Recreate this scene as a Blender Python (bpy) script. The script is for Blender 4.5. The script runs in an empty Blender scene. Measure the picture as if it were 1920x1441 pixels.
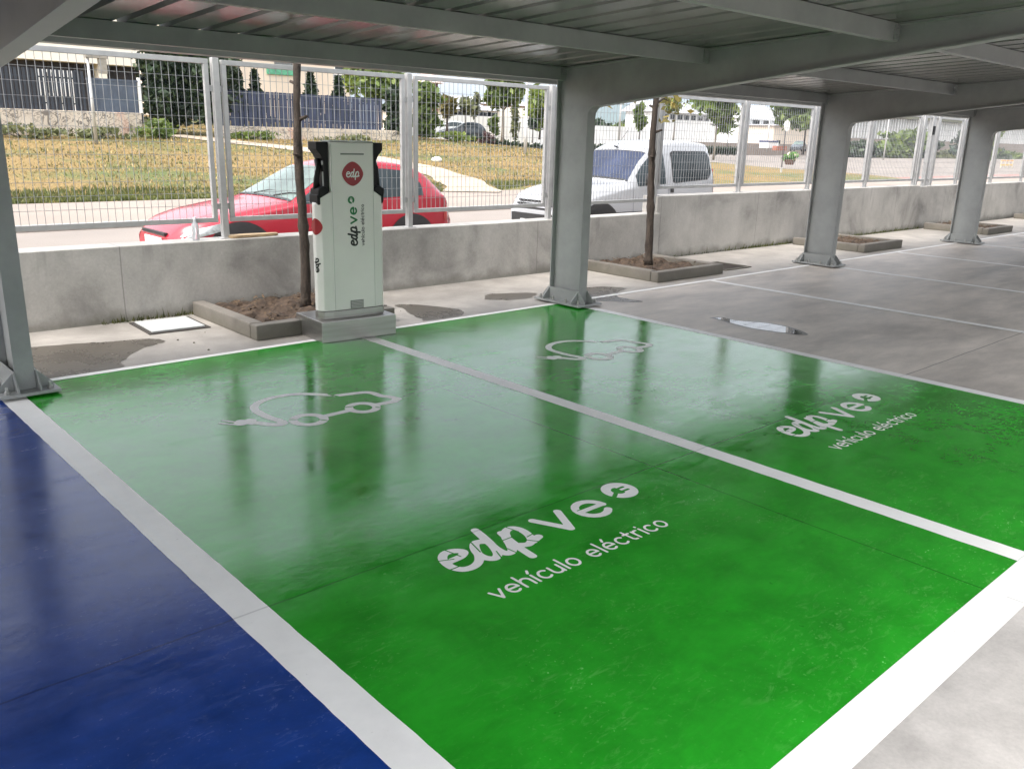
import bpy, bmesh, math, random
import numpy as np
from mathutils import Vector, Matrix
random.seed(7); RNG = np.random.default_rng(11)
scene = bpy.context.scene
COL = scene.collection
R = math.radians

# ------------------------------------------------------------------ camera
CAM = np.array([-1.228, -6.009, 1.622]); YAW, PIT, ROL, FPX = 0.7434, 0.28218, 0.02745, 1611.4
cy, sy, cp, sp = math.cos(YAW), math.sin(YAW), math.cos(PIT), math.sin(PIT)
fwd = np.array([sy*cp, cy*cp, -sp]); rt = np.array([cy, -sy, 0.0]); up0 = np.cross(rt, fwd)
rgt = math.cos(ROL)*rt + math.sin(ROL)*up0; upv = -math.sin(ROL)*rt + math.cos(ROL)*up0
def at(px, py, Y):
    """world point seen at photo pixel (px,py) on the vertical plane at distance Y"""
    d = (px-960)/FPX*rgt - (py-720.5)/FPX*upv + fwd
    return Vector(CAM + d*((Y-CAM[1])/d[1]))
cam = bpy.data.cameras.new('camera'); cam_o = bpy.data.objects.new('camera', cam); COL.objects.link(cam_o)
cam.sensor_width = 36; cam.lens = 36*FPX/1920; cam.clip_start = .05; cam.clip_end = 12000
M4 = Matrix.Identity(4)
for i in range(3):
    M4[i][0] = rgt[i]; M4[i][1] = upv[i]; M4[i][2] = -fwd[i]; M4[i][3] = CAM[i]
cam_o.matrix_world = M4; scene.camera = cam_o

# ------------------------------------------------------------------ helpers
class MB:
    def __init__(s): s.v = []; s.f = []; s.mi = []
    def add(s, vs, fs, m=0):
        o = len(s.v); s.v += [tuple(map(float, p)) for p in vs]
        for f in fs: s.f.append(tuple(i+o for i in f)); s.mi.append(m)
        return s
    def box(s, x0, x1, y0, y1, z0, z1, m=0):
        v = [(x, y, z) for z in (z0, z1) for y in (y0, y1) for x in (x0, x1)]
        return s.add(v, [(0,2,3,1),(4,5,7,6),(0,1,5,4),(2,6,7,3),(0,4,6,2),(1,3,7,5)], m)
    def bar(s, a, b, w, h=None, m=0):
        """rectangular bar from a to b"""
        h = h or w; a = Vector(a); b = Vector(b); d = (b-a).normalized()
        u = d.cross(Vector((0,0,1)));
        if u.length < 1e-4: u = Vector((1,0,0))
        u.normalize(); n = u.cross(d)
        vs = [p+u*i*w/2+n*j*h/2 for p in (a, b) for i, j in ((-1,-1),(1,-1),(1,1),(-1,1))]
        return s.add(vs, [(3,2,1,0),(4,5,6,7),(0,1,5,4),(1,2,6,5),(2,3,7,6),(3,0,4,7)], m)
    def prism(s, poly, axis, a, b, m=0):
        """polygon of 2D points extruded along axis (0,1,2) between a and b"""
        n = len(poly)
        def mk(p, t):
            return {0: (t, p[0], p[1]), 1: (p[0], t, p[1]), 2: (p[0], p[1], t)}[axis]
        vs = [mk(p, a) for p in poly]+[mk(p, b) for p in poly]
        fs = [tuple(range(n))[::-1], tuple(range(n, 2*n))]+[(i, (i+1) % n, (i+1) % n+n, i+n) for i in range(n)]
        return s.add(vs, fs, m)
    def tube(s, pts, rad, n=8, m=0, cap=True):
        pts = [Vector(p) for p in pts]; rr = rad if hasattr(rad, '__len__') else [rad]*len(pts)
        vs = []; u = None
        for i, p in enumerate(pts):
            d = (pts[min(i+1, len(pts)-1)]-pts[max(i-1, 0)]).normalized()
            if u is None:
                u = d.cross(Vector((0,0,1)))
                if u.length < 1e-3: u = Vector((1,0,0))
            u = (u-d*u.dot(d)).normalized(); w = d.cross(u)
            vs += [p+(u*math.cos(2*math.pi*k/n)+w*math.sin(2*math.pi*k/n))*rr[i] for k in range(n)]
        fs = [(i*n+k, i*n+(k+1) % n, (i+1)*n+(k+1) % n, (i+1)*n+k) for i in range(len(pts)-1) for k in range(n)]
        if cap: fs += [tuple(range(n))[::-1], tuple(range((len(pts)-1)*n, len(pts)*n))]
        return s.add(vs, fs, m)
    def lathe(s, prof, n=16, c=(0,0,0), m=0):
        vs = [(c[0]+r*math.cos(2*math.pi*k/n), c[1]+r*math.sin(2*math.pi*k/n), c[2]+z) for r, z in prof for k in range(n)]
        fs = [(i*n+k, i*n+(k+1) % n, (i+1)*n+(k+1) % n, (i+1)*n+k) for i in range(len(prof)-1) for k in range(n)]
        fs += [tuple(range(n))[::-1], tuple(range((len(prof)-1)*n, len(prof)*n))]
        return s.add(vs, fs, m)
    def grid(s, P, m=0, flip=False):
        """P[i][j] grid of points"""
        a = len(P); b = len(P[0]); vs = [p for r in P for p in r]
        fs = [(i*b+j, i*b+j+1, (i+1)*b+j+1, (i+1)*b+j) for i in range(a-1) for j in range(b-1)]
        if flip: fs = [f[::-1] for f in fs]
        return s.add(vs, fs, m)
    def build(s, name, mat, parent=None, smooth=False, bevel=0, loc=None):
        me = bpy.data.meshes.new(name); me.from_pydata(s.v, [], s.f); me.update()
        for m in (mat if isinstance(mat, (list, tuple)) else [mat]): me.materials.append(m)
        if any(s.mi): me.polygons.foreach_set('material_index', s.mi)
        if smooth:
            me.polygons.foreach_set('use_smooth', [True]*len(me.polygons))
        bm = bmesh.new(); bm.from_mesh(me); bmesh.ops.recalc_face_normals(bm, faces=bm.faces)
        if bevel:
            es = [e for e in bm.edges if len(e.link_faces) == 2 and e.calc_face_angle(0) > .5]
            bmesh.ops.bevel(bm, geom=es, offset=bevel, segments=2, profile=.6, affect='EDGES', clamp_overlap=True)
        bm.to_mesh(me); bm.free()
        return link(name, me, parent, loc)
def link(name, me, parent=None, loc=None):
    o = bpy.data.objects.new(name, me); COL.objects.link(o)
    if parent is not None: o.parent = parent
    if loc is not None: o.location = loc
    return o
def data(o):
    d = o.data; bpy.data.objects.remove(o); return d
def raw(name, verts, faces, mat, parent=None, smooth=False):
    me = bpy.data.meshes.new(name); me.from_pydata(verts, [], faces); me.update()
    for m in (mat if isinstance(mat, (list, tuple)) else [mat]): me.materials.append(m)
    if smooth: me.polygons.foreach_set('use_smooth', [True]*len(me.polygons))
    return link(name, me, parent)
def quads(name, V, mat, parent=None, k=4):
    """V: (n*k,3) array, faces of k verts"""
    n = len(V)//k; me = bpy.data.meshes.new(name)
    me.vertices.add(len(V)); me.vertices.foreach_set('co', np.asarray(V, np.float32).ravel())
    me.loops.add(n*k); me.loops.foreach_set('vertex_index', np.arange(n*k, dtype=np.int32))
    me.polygons.add(n); me.polygons.foreach_set('loop_start', np.arange(0, n*k, k, dtype=np.int32))
    me.update(calc_edges=True); me.validate()
    me.materials.append(mat)
    return link(name, me, parent)
def empty(name, loc=(0,0,0), rz=0):
    o = bpy.data.objects.new(name, None); COL.objects.link(o); o.location = loc; o.rotation_euler = (0,0,rz); o.empty_display_size = .2
    return o
def tag(o, label, cat, group=None):
    o['label'] = label; o['category'] = cat
    if group: o['group'] = group
    return o
def struct(o, label=None):
    o['kind'] = 'structure'
    if label: o['label'] = label; o['category'] = o.name.split('.')[0].replace('_', ' ')
    return o
def copy_tree(o, parent=None):
    c = o.copy(); COL.objects.link(c)
    if parent is not None: c.parent = parent
    for ch in list(o.children): copy_tree(ch, c)
    return c

# ------------------------------------------------------------------ materials
def nt(name):
    m = bpy.data.materials.new(name); m.use_nodes = True; t = m.node_tree
    return m, t, t.nodes['Principled BSDF']
def node(t, typ, **kw):
    n = t.nodes.new(typ)
    for k, v in kw.items():
        if k in n.inputs.keys(): n.inputs[k].default_value = v
        else: setattr(n, k, v)
    return n
def noise(t, scale, detail=5, rough=.55, vec=None, stretch=None, dist=0):
    n = node(t, 'ShaderNodeTexNoise'); n.inputs['Scale'].default_value = scale; n.inputs['Detail'].default_value = detail
    n.inputs['Roughness'].default_value = rough; n.inputs['Distortion'].default_value = dist
    if vec is None: vec = coords(t, stretch)
    t.links.new(vec, n.inputs['Vector']); return n.outputs['Fac']
def coords(t, stretch=None):
    g = t.nodes.new('ShaderNodeNewGeometry').outputs['Position']
    if stretch:
        mp = t.nodes.new('ShaderNodeMapping'); mp.inputs['Scale'].default_value = stretch
        t.links.new(g, mp.inputs['Vector']); g = mp.outputs['Vector']
    return g
def ramp(t, fac, stops):
    r = t.nodes.new('ShaderNodeValToRGB'); e = r.color_ramp.elements
    while len(e) < len(stops): e.new(.5)
    for i, (p, c) in enumerate(stops):
        e[i].position = p; e[i].color = (c, c, c, 1) if isinstance(c, (int, float)) else (*c, 1)
    t.links.new(fac, r.inputs['Fac']); return r.outputs['Color']
def mix(t, fac, a, b, mode='MIX'):
    m = t.nodes.new('ShaderNodeMix'); m.data_type = 'RGBA'; m.blend_type = mode
    for s, v in ((0, fac), (6, a), (7, b)):
        if isinstance(v, (int, float)): m.inputs[s].default_value = v if s == 0 else (v, v, v, 1)
        elif isinstance(v, tuple): m.inputs[s].default_value = (*v, 1)
        else: t.links.new(v, m.inputs[s])
    return m.outputs[2]
def math_(t, op, a, b=None, c=None):
    m = t.nodes.new('ShaderNodeMath'); m.operation = op
    for i, v in enumerate((a, b, c)):
        if v is None: continue
        if isinstance(v, (int, float)): m.inputs[i].default_value = v
        else: t.links.new(v, m.inputs[i])
    return m.outputs[0]
def bump(t, b, h, strength=.2, dist=.02, prev=None):
    n = t.nodes.new('ShaderNodeBump'); n.inputs['Strength'].default_value = strength; n.inputs['Distance'].default_value = dist
    t.links.new(h, n.inputs['Height'])
    if prev is not None: t.links.new(prev, n.inputs['Normal'])
    t.links.new(n.outputs['Normal'], b.inputs['Normal']); return n.outputs['Normal']
def mat(name, c, rough=.6, metal=0, var=.15, scale=6, bmp=0, bscale=60, spec=.5, coat=0, rvar=.1, stretch=None):
    """painted / plain surface with procedural colour and gloss variation"""
    m, t, b = nt(name)
    f = noise(t, scale, 6, .6, stretch=stretch)
    lo = tuple(max(0, x*(1-var)) for x in c); hi = tuple(min(1, x*(1+var)) for x in c)
    t.links.new(ramp(t, f, [(.3, lo), (.7, hi)]), b.inputs['Base Color'])
    r = math_(t, 'MULTIPLY_ADD', f, rvar*2, rough-rvar)
    t.links.new(r, b.inputs['Roughness'])
    b.inputs['Metallic'].default_value = metal; b.inputs['Specular IOR Level'].default_value = spec
    if coat: b.inputs['Coat Weight'].default_value = coat; b.inputs['Coat Roughness'].default_value = .06
    if bmp: bump(t, b, noise(t, bscale, 4), bmp, .01)
    return m
# ---- ground materials -------------------------------------------------------
def joint_mask(t, ys=(-3.46,), xs=((2.12, -6.5, -1.6),), w=.0045):
    """saw-cut joints in the slab: 1 on a joint line, 0 elsewhere"""
    sx = t.nodes.new('ShaderNodeSeparateXYZ'); t.links.new(coords(t), sx.inputs[0])
    wob = math_(t, 'MULTIPLY', math_(t, 'SUBTRACT', noise(t, 3.0, 3), .5), .02)
    X, Y = sx.outputs[0], sx.outputs[1]; out = None
    for y in ys:
        k = math_(t, 'LESS_THAN', math_(t, 'ABSOLUTE', math_(t, 'ADD', math_(t, 'ADD', Y, wob), -y)), w)
        out = k if out is None else math_(t, 'MAXIMUM', out, k)
    for x, y0, y1 in xs:
        k = math_(t, 'LESS_THAN', math_(t, 'ABSOLUTE', math_(t, 'ADD', math_(t, 'ADD', X, wob), -x)), w)
        k = math_(t, 'MULTIPLY', k, math_(t, 'MULTIPLY', math_(t, 'GREATER_THAN', Y, y0), math_(t, 'LESS_THAN', Y, y1)))
        out = math_(t, 'MAXIMUM', out, k)
    return out
def concrete_floor(name, c, rough=.42, dark=.55, streak=(1, 1, 1)):
    m, t, b = nt(name)
    big = noise(t, .55, 8, .62, stretch=streak, dist=.6); mid = noise(t, 2.6, 8, .65, stretch=streak); fine = noise(t, 70, 4, .7)
    base = ramp(t, big, [(.30, tuple(x*dark for x in c)), (.5, c), (.72, tuple(x*1.22 for x in c))])
    base = mix(t, .6, base, ramp(t, mid, [(.32, .5), (.68, 1.25)]), 'MULTIPLY')
    base = mix(t, .35, base, ramp(t, fine, [(.3, .75), (.7, 1.15)]), 'MULTIPLY')
    spots = ramp(t, noise(t, 9, 3, .5), [(.72, 0.0), (.76, 1.0)])
    base = mix(t, math_(t, 'MULTIPLY', spots, .35), base, tuple(x*.4 for x in c))
    j = joint_mask(t); base = mix(t, math_(t, 'MULTIPLY', j, .7), base, (.03, .028, .025))
    t.links.new(base, b.inputs['Base Color'])
    t.links.new(math_(t, 'MULTIPLY_ADD', mid, .35, rough-.17), b.inputs['Roughness'])
    n = bump(t, b, fine, .12, .004); bump(t, b, noise(t, 4, 3), .05, .02, n)
    return m
def floor_paint(name, c, scuff, rough=.2, bscale=1.0, spec=.5, scamt=1.0, under=(.30, .29, .27)):
    m, t, b = nt(name)
    big = noise(t, .8, 6, .6); mid = noise(t, 3.2, 8, .7, dist=.25); fine = noise(t, 130, 3, .6)
    base = ramp(t, mid, [(.25, tuple(x*.62 for x in c)), (.55, c), (.8, tuple(x*1.2 for x in c))])
    # scuffs and tyre-dust: thin scratches, only in patches, more where cars turn in
    sx = t.nodes.new('ShaderNodeSeparateXYZ'); t.links.new(coords(t), sx.inputs[0])
    near = math_(t, 'MULTIPLY_ADD', sx.outputs[1], -.20, -.45)      # wear grows toward the drive lane
    patch = ramp(t, math_(t, 'ADD', noise(t, 1.7, 5, .6), math_(t, 'MULTIPLY', near, .25)), [(.50, 0.0), (.72, 1.0)])
    scr = ramp(t, noise(t, 9, 7, .72, stretch=(1.0, 2.6, 1), dist=1.6), [(.54, 0.0), (.66, 1.0)])
    spk = ramp(t, noise(t, 60, 2, .5), [(.66, 0.0), (.70, 1.0)])
    k = math_(t, 'MULTIPLY', patch, math_(t, 'MAXIMUM', math_(t, 'MULTIPLY', scr, .30), math_(t, 'MULTIPLY', spk, .35)))
    base = mix(t, math_(t, 'MULTIPLY', k, scamt), base, scuff)
    br2 = noise(t, 5, 8, .75, stretch=(.4, 1.5, 1), dist=1.0)
    base = mix(t, .35, base, ramp(t, br2, [(.3, .72), (.7, 1.25)]), 'MULTIPLY')
    pits = ramp(t, noise(t, 22, 2, .5), [(.75, 0.0), (.78, 1.0)])
    base = mix(t, math_(t, 'MULTIPLY', pits, .45), base, tuple(x*.35 for x in c))
    j = joint_mask(t); base = mix(t, math_(t, 'MULTIPLY', j, .6), base, tuple(x*.3 for x in c))
    t.links.new(base, b.inputs['Base Color'])
    brush = noise(t, 7, 8, .72, stretch=(.45, 1.6, 1), dist=1.2)
    r = math_(t, 'ADD', math_(t, 'MULTIPLY_ADD', mid, .30, rough-.13), math_(t, 'MULTIPLY', k, .3))
    r = math_(t, 'ADD', r, math_(t, 'MULTIPLY', ramp(t, brush, [(.35, 0.0), (.7, 1.0)]), .13))
    r = math_(t, 'SUBTRACT', r, .06)
    t.links.new(r, b.inputs['Roughness'])
    b.inputs['Specular IOR Level'].default_value = spec
    b.inputs['Coat Weight'].default_value = .06; b.inputs['Coat Roughness'].default_value = .12
    n = bump(t, b, noise(t, 26, 5, .6), .035*bscale, .006); n = bump(t, b, fine, .05*bscale, .002, n); bump(t, b, mid, .07*bscale, .012, n)
    return m
def line_paint(name, c=(.90, .885, .85), rough=.5):
    m, t, b = nt(name)
    mid = noise(t, 4, 7, .7); fine = noise(t, 90, 3, .6)
    base = ramp(t, mid, [(.25, tuple(x*.90 for x in c)), (.6, c)])
    d = ramp(t, noise(t, 38, 3, .55), [(.70, 0.0), (.76, 1.0)])
    base = mix(t, math_(t, 'MULTIPLY', d, .35), base, (.35, .33, .30))
    j = joint_mask(t, xs=((2.12, -6.5, -5.15),)); base = mix(t, math_(t, 'MULTIPLY', j, .35), base, (.2, .19, .18))
    sm = ramp(t, noise(t, 1.1, 6, .65, dist=.6), [(.52, 0.0), (.72, 1.0)])
    base = mix(t, math_(t, 'MULTIPLY', sm, .13), base, (.40, .38, .34))
    t.links.new(base, b.inputs['Base Color']); b.inputs['Roughness'].default_value = rough
    bump(t, b, fine, .1, .003)
    return m
def wall_concrete(name, c=(.42, .405, .38)):
    m, t, b = nt(name)
    big = noise(t, 1.1, 7, .65, dist=.5); streak = noise(t, 2.0, 6, .6, stretch=(1.5, 1, .5)); fine = noise(t, 45, 5, .7)
    base = ramp(t, big, [(.28, tuple(x*.55 for x in c)), (.48, c), (.72, tuple(x*1.3 for x in c))])
    base = mix(t, .55, base, ramp(t, streak, [(.3, .76), (.55, 1.0), (.75, 1.1)]), 'MULTIPLY')
    base = mix(t, .3, base, ramp(t, fine, [(.35, .75), (.65, 1.15)]), 'MULTIPLY')
    dark = ramp(t, noise(t, 5, 6, .7, stretch=(1, 1, .6)), [(.62, 0.0), (.74, 1.0)])
    base = mix(t, math_(t, 'MULTIPLY', dark, .35), base, tuple(x*.45 for x in c))
    # darker band with a ragged edge at the foot of the wall
    sx = t.nodes.new('ShaderNodeSeparateXYZ'); t.links.new(coords(t), sx.inputs[0])
    foot = math_(t, 'SUBTRACT', math_(t, 'MULTIPLY', noise(t, 6, 5), .22), sx.outputs[2])
    foot = ramp(t, math_(t, 'MULTIPLY_ADD', foot, 6, .3), [(.25, 0.0), (.8, 1.0)])
    base = mix(t, math_(t, 'MULTIPLY', foot, .5), base, (.12, .115, .085))
    # formwork joints and tie holes
    jx = math_(t, 'ABSOLUTE', math_(t, 'SUBTRACT', math_(t, 'FRACT', math_(t, 'MULTIPLY', math_(t, 'ADD', sx.outputs[0], math_(t, 'MULTIPLY', noise(t, 5, 2), .02)), 1/2.43)), .5))
    jm = math_(t, 'LESS_THAN', jx, .0022)
    base = mix(t, math_(t, 'MULTIPLY', jm, .55), base, tuple(x*.35 for x in c))
    drip = math_(t, 'MULTIPLY', ramp(t, noise(t, 7, 4, .6, stretch=(1, 1, .12)), [(.60, 0.0), (.70, 1.0)]), ramp(t, sx.outputs[2], [(.25, 0.0), (.6, 1.0)]))
    base = mix(t, math_(t, 'MULTIPLY', drip, .35), base, tuple(x*.5 for x in c))
    scr = ramp(t, noise(t, 3, 8, .8, dist=2.5), [(.63, 0.0), (.69, 1.0)])
    base = mix(t, math_(t, 'MULTIPLY', scr, .4), base, tuple(min(1, x*1.45) for x in c))
    t.links.new(base, b.inputs['Base Color']); b.inputs['Roughness'].default_value = .75
    n = bump(t, b, fine, .15, .006); bump(t, b, big, .1, .03, n)
    return m
def leaf_mat(name, c, var=.5, trans=.25):
    m, t, b = nt(name)
    g = t.nodes.new('ShaderNodeNewGeometry')
    f = noise(t, .9, 3, .6)
    base = ramp(t, g.outputs['Random Per Island'], [(0.0, tuple(x*(1-var) for x in c)), (.6, c), (1.0, (min(1, c[0]*1.7), min(1, c[1]*1.45), c[2]*1.2))])
    base = mix(t, .6, base, ramp(t, f, [(.35, .6), (.65, 1.3)]), 'MULTIPLY')
    t.links.new(base, b.inputs['Base Color']); b.inputs['Roughness'].default_value = .55
    tr = t.nodes.new('ShaderNodeBsdfTranslucent'); t.links.new(base, tr.inputs['Color'])
    ms = t.nodes.new('ShaderNodeMixShader'); ms.inputs[0].default_value = trans
    t.links.new(b.outputs[0], ms.inputs[1]); t.links.new(tr.outputs[0], ms.inputs[2])
    t.links.new(ms.outputs[0], t.nodes['Material Output'].inputs['Surface'])
    return m
def field_mat(name):
    m, t, b = nt(name)
    big = noise(t, .16, 6, .6, dist=.4); mid = noise(t, .9, 8, .7); fine = noise(t, 11, 6, .75)
    dry = ramp(t, fine, [(.3, (.12, .07, .021)), (.7, (.31, .22, .075))])
    grn = ramp(t, fine, [(.3, (.04, .06, .012)), (.7, (.13, .16, .042))])
    k = ramp(t, math_(t, 'ADD', math_(t, 'MULTIPLY', big, .7), math_(t, 'MULTIPLY', mid, .4)), [(.53, 0.0), (.66, 1.0)])
    base = mix(t, k, dry, grn)
    earth = ramp(t, noise(t, .5, 7, .65), [(.60, 0.0), (.72, 1.0)])
    base = mix(t, math_(t, 'MULTIPLY', earth, .6), base, (.26, .16, .075))
    t.links.new(base, b.inputs['Base Color']); b.inputs['Roughness'].default_value = .9
    bump(t, b, fine, .6, .08)
    return m
def road_mat(name, c):
    m, t, b = nt(name)
    big = noise(t, .25, 6, .6); fine = noise(t, 30, 5, .7)
    base = mix(t, .5, ramp(t, big, [(.3, tuple(x*.85 for x in c)), (.7, tuple(x*1.1 for x in c))]), ramp(t, fine, [(.3, .75), (.7, 1.2)]), 'MULTIPLY')
    t.links.new(base, b.inputs['Base Color']); b.inputs['Roughness'].default_value = .85
    bump(t, b, fine, .2, .01)
    return m
def graffiti_mat(name):
    m, t, b = nt(name)
    v = coords(t)
    base = ramp(t, noise(t, .8, 6, .6), [(.3, (.50, .42, .33)), (.7, (.72, .63, .52))])
    r1 = math_(t, 'ABSOLUTE', math_(t, 'SUBTRACT', noise(t, 1.5, 1.5, .5, dist=2.2), .5)); r2 = math_(t, 'ABSOLUTE', math_(t, 'SUBTRACT', noise(t, 3.1, 1, .5, dist=1.2), .47))
    k = math_(t, 'MAXIMUM', ramp(t, r1, [(.012, 1.0), (.03, 0.0)]), math_(t, 'MULTIPLY', ramp(t, r2, [(.01, 1.0), (.03, 0.0)]), .8))
    k = math_(t, 'MAXIMUM', math_(t, 'MULTIPLY', k, ramp(t, noise(t, .5, 3), [(.38, 0.0), (.48, 1.0)])), ramp(t, noise(t, .9, 3, .6), [(.66, 0.0), (.69, 1.0)]))
    base = mix(t, math_(t, 'MULTIPLY', k, .75), base, (.05, .045, .045))
    base = mix(t, math_(t, 'MULTIPLY', ramp(t, noise(t, .6, 2), [(.62, 0.0), (.68, 1.0)]), .5), base, (.55, .30, .22))
    base = mix(t, math_(t, 'MULTIPLY', ramp(t, noise(t, 1.3, 5, .7), [(.6, 0.0), (.7, 1.0)]), .55), base, (.22, .20, .12))
    t.links.new(base, b.inputs['Base Color']); b.inputs['Roughness'].default_value = .9
    return m
def paint_metal(name, c, rough=.42, dirt=.25):
    m, t, b = nt(name)
    f = noise(t, 2.2, 7, .65); g = noise(t, 120, 3)
    base = ramp(t, f, [(.25, tuple(x*(1-dirt) for x in c)), (.6, c)])
    s = ramp(t, noise(t, 14, 6, .7, stretch=(1, 1, .25)), [(.66, 0.0), (.8, 1.0)])
    base = mix(t, math_(t, 'MULTIPLY', s, .3), base, (.16, .13, .10))
    t.links.new(base, b.inputs['Base Color'])
    t.links.new(math_(t, 'MULTIPLY_ADD', f, .2, rough-.1), b.inputs['Roughness'])
    bump(t, b, g, .04, .002)
    return m
M = {}
M['lot'] = concrete_floor('lot concrete', (.58, .52, .46), .52, .45, (.5, 1.4, 1))
M['strip'] = concrete_floor('strip concrete', (.36, .335, .305), .6, .75)
M['lane'] = concrete_floor('drive lane concrete', (.50, .475, .445), .6, .85)
M['wet'] = concrete_floor('wet concrete', (.105, .092, .076), .28, .85)
M['green'] = floor_paint('green floor paint', (.018, .33, .016), (.16, .46, .12), .13, 1.0, .6)
M['blue'] = floor_paint('blue floor paint', (.010, .046, .24), (.16, .22, .40), .20, 1.6, .3, .45)
M['white_line'] = line_paint('white line paint')
M['wall'] = wall_concrete('cast concrete wall')
M['kerb'] = wall_concrete('old kerb concrete', (.17, .155, .135))
M['steel'] = paint_metal('grey carport paint', (.32, .332, .325))
M['roofsheet'] = mat('ribbed roof steel', (.20, .205, .19), .22, .3, .10, .7, rvar=.08)
M['galv'] = mat('galvanised bolt', (.40, .40, .38), .4, .8, .2, 30)
M['fence'] = mat('white grey fence paint', (.36, .36, .355), .45, 0, .12, 9)
M['wire'] = mat('galvanised wire', (.29, .295, .30), .5, .2, .2, 9)
M['soil'] = mat('planter soil', (.062, .042, .029), .95, 0, .6, 18, .8, 25)
M['bark'] = mat('young bark', (.052, .040, .032), .95, 0, .6, 30, 1.0, 70, stretch=(1, 1, .25))
M['bark_pale'] = mat('pale bark', (.20, .17, .13), .9, 0, .4, 12, .4, 30)
M['black'] = mat('black plastic', (.006, .006, .007), .5, 0, .3, 12, .05, 200, spec=.25)
M['rubber'] = mat('tyre rubber', (.015, .015, .015), .8, 0, .3, 20)
M['charger'] = mat('charger white green enamel', (.77, .755, .72), .32, 0, .05, 2.5, coat=.2)
M['inox'] = mat('brushed stainless', (.36, .35, .33), .34, .85, .18, 4, stretch=(.3, 1, 6))
M['emblem'] = mat('red emblem', (.30, .007, .012), .35, 0, .1, 20)
M['logo_green'] = mat('green lettering', (.012, .17, .05), .5, 0, .1, 20)
M['logo_black'] = mat('black lettering', (.012, .014, .013), .5, 0, .1, 20)
M['logo_white'] = mat('white lettering', (.75, .75, .73), .5, 0, .05, 20)
M['field'] = field_mat('dry field')
M['road'] = road_mat('pale street', (.235, .205, .18))
M['pave'] = road_mat('pale pavement', (.27, .225, .19))
M['pinkpave'] = road_mat('reddish pavement', (.34, .165, .14))
M['path'] = road_mat('dirt path', (.40, .33, .25))
M['kerbpale'] = road_mat('street kerb', (.38, .35, .32))
M['graffiti'] = graffiti_mat('graffiti wall')
# ------------------------------------------------------------------ flat lettering from strokes
def seg_d(X, Y, pts):
    d = np.full(X.shape, 1e9)
    for (ax, ay), (bx, by) in zip(pts[:-1], pts[1:]):
        vx, vy = bx-ax, by-ay; L = vx*vx+vy*vy+1e-12
        t = np.clip(((X-ax)*vx+(Y-ay)*vy)/L, 0, 1)
        d = np.minimum(d, np.hypot(X-ax-t*vx, Y-ay-t*vy))
    return d
def smooth_path(pts, n=6):
    """Catmull-Rom through the points"""
    P = [np.array(p, float) for p in pts]; out = []
    for i in range(len(P)-1):
        p0 = P[max(i-1, 0)]; p1 = P[i]; p2 = P[i+1]; p3 = P[min(i+2, len(P)-1)]
        for k in range(n):
            t = k/n
            out.append(tuple(.5*((2*p1)+(-p0+p2)*t+(2*p0-5*p1+4*p2-p3)*t*t+(-p0+3*p1-3*p2+p3)*t**3)))
    out.append(tuple(P[-1])); return out
def arc(cx, cy, rx, ry, a0, a1, n=18):
    return [(cx+rx*math.cos(R(a0+(a1-a0)*i/n)), cy+ry*math.sin(R(a0+(a1-a0)*i/n))) for i in range(n+1)]
def shape_cells(fn, x0, x1, y0, y1, h, merge=True):
    """polygon mesh (2D) of the region fn<0, marching squares with merged runs"""
    xs = np.arange(x0, x1+h, h); ys = np.arange(y0, y1+h, h); X, Y = np.meshgrid(xs, ys); F = fn(X, Y)
    V = []; Fc = []; ix = {}
    def vid(p):
        k = (round(p[0]/h*50), round(p[1]/h*50))
        if k not in ix: ix[k] = len(V); V.append((p[0], p[1], 0))
        return ix[k]
    ins = F < 0
    for j in range(len(ys)-1):
        i = 0
        while i < len(xs)-1:
            c = (ins[j, i], ins[j, i+1], ins[j+1, i+1], ins[j+1, i])
            if not any(c): i += 1; continue
            if all(c):
                s = i; i += 0 if merge else 1
                while merge and i < len(xs)-1 and ins[j, i] and ins[j, i+1] and ins[j+1, i+1] and ins[j+1, i]: i += 1
                Fc.append((vid((xs[s], ys[j])), vid((xs[i], ys[j])), vid((xs[i], ys[j+1])), vid((xs[s], ys[j+1])))); continue
            q = [(xs[i], ys[j], F[j, i]), (xs[i+1], ys[j], F[j, i+1]), (xs[i+1], ys[j+1], F[j+1, i+1]), (xs[i], ys[j+1], F[j+1, i])]
            poly = []
            for a in range(4):
                p = q[a]; r = q[(a+1) % 4]
                if p[2] < 0: poly.append((p[0], p[1]))
                if (p[2] < 0) != (r[2] < 0):
                    t = p[2]/(p[2]-r[2]); poly.append((p[0]+t*(r[0]-p[0]), p[1]+t*(r[1]-p[1])))
            ids = []
            for p in poly:
                k = vid(p)
                if k not in ids: ids.append(k)
            if len(ids) >= 3: Fc.append(tuple(ids))
            i += 1
    return V, Fc
def strokes_fn(strokes, cuts=()):
    def fn(X, Y):
        d = np.full(X.shape, 1e9)
        for pts, w in strokes: d = np.minimum(d, seg_d(X, Y, pts)-w/2)
        for pts, w in cuts: d = np.maximum(d, w/2-seg_d(X, Y, pts))
        return d
    return fn

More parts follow.
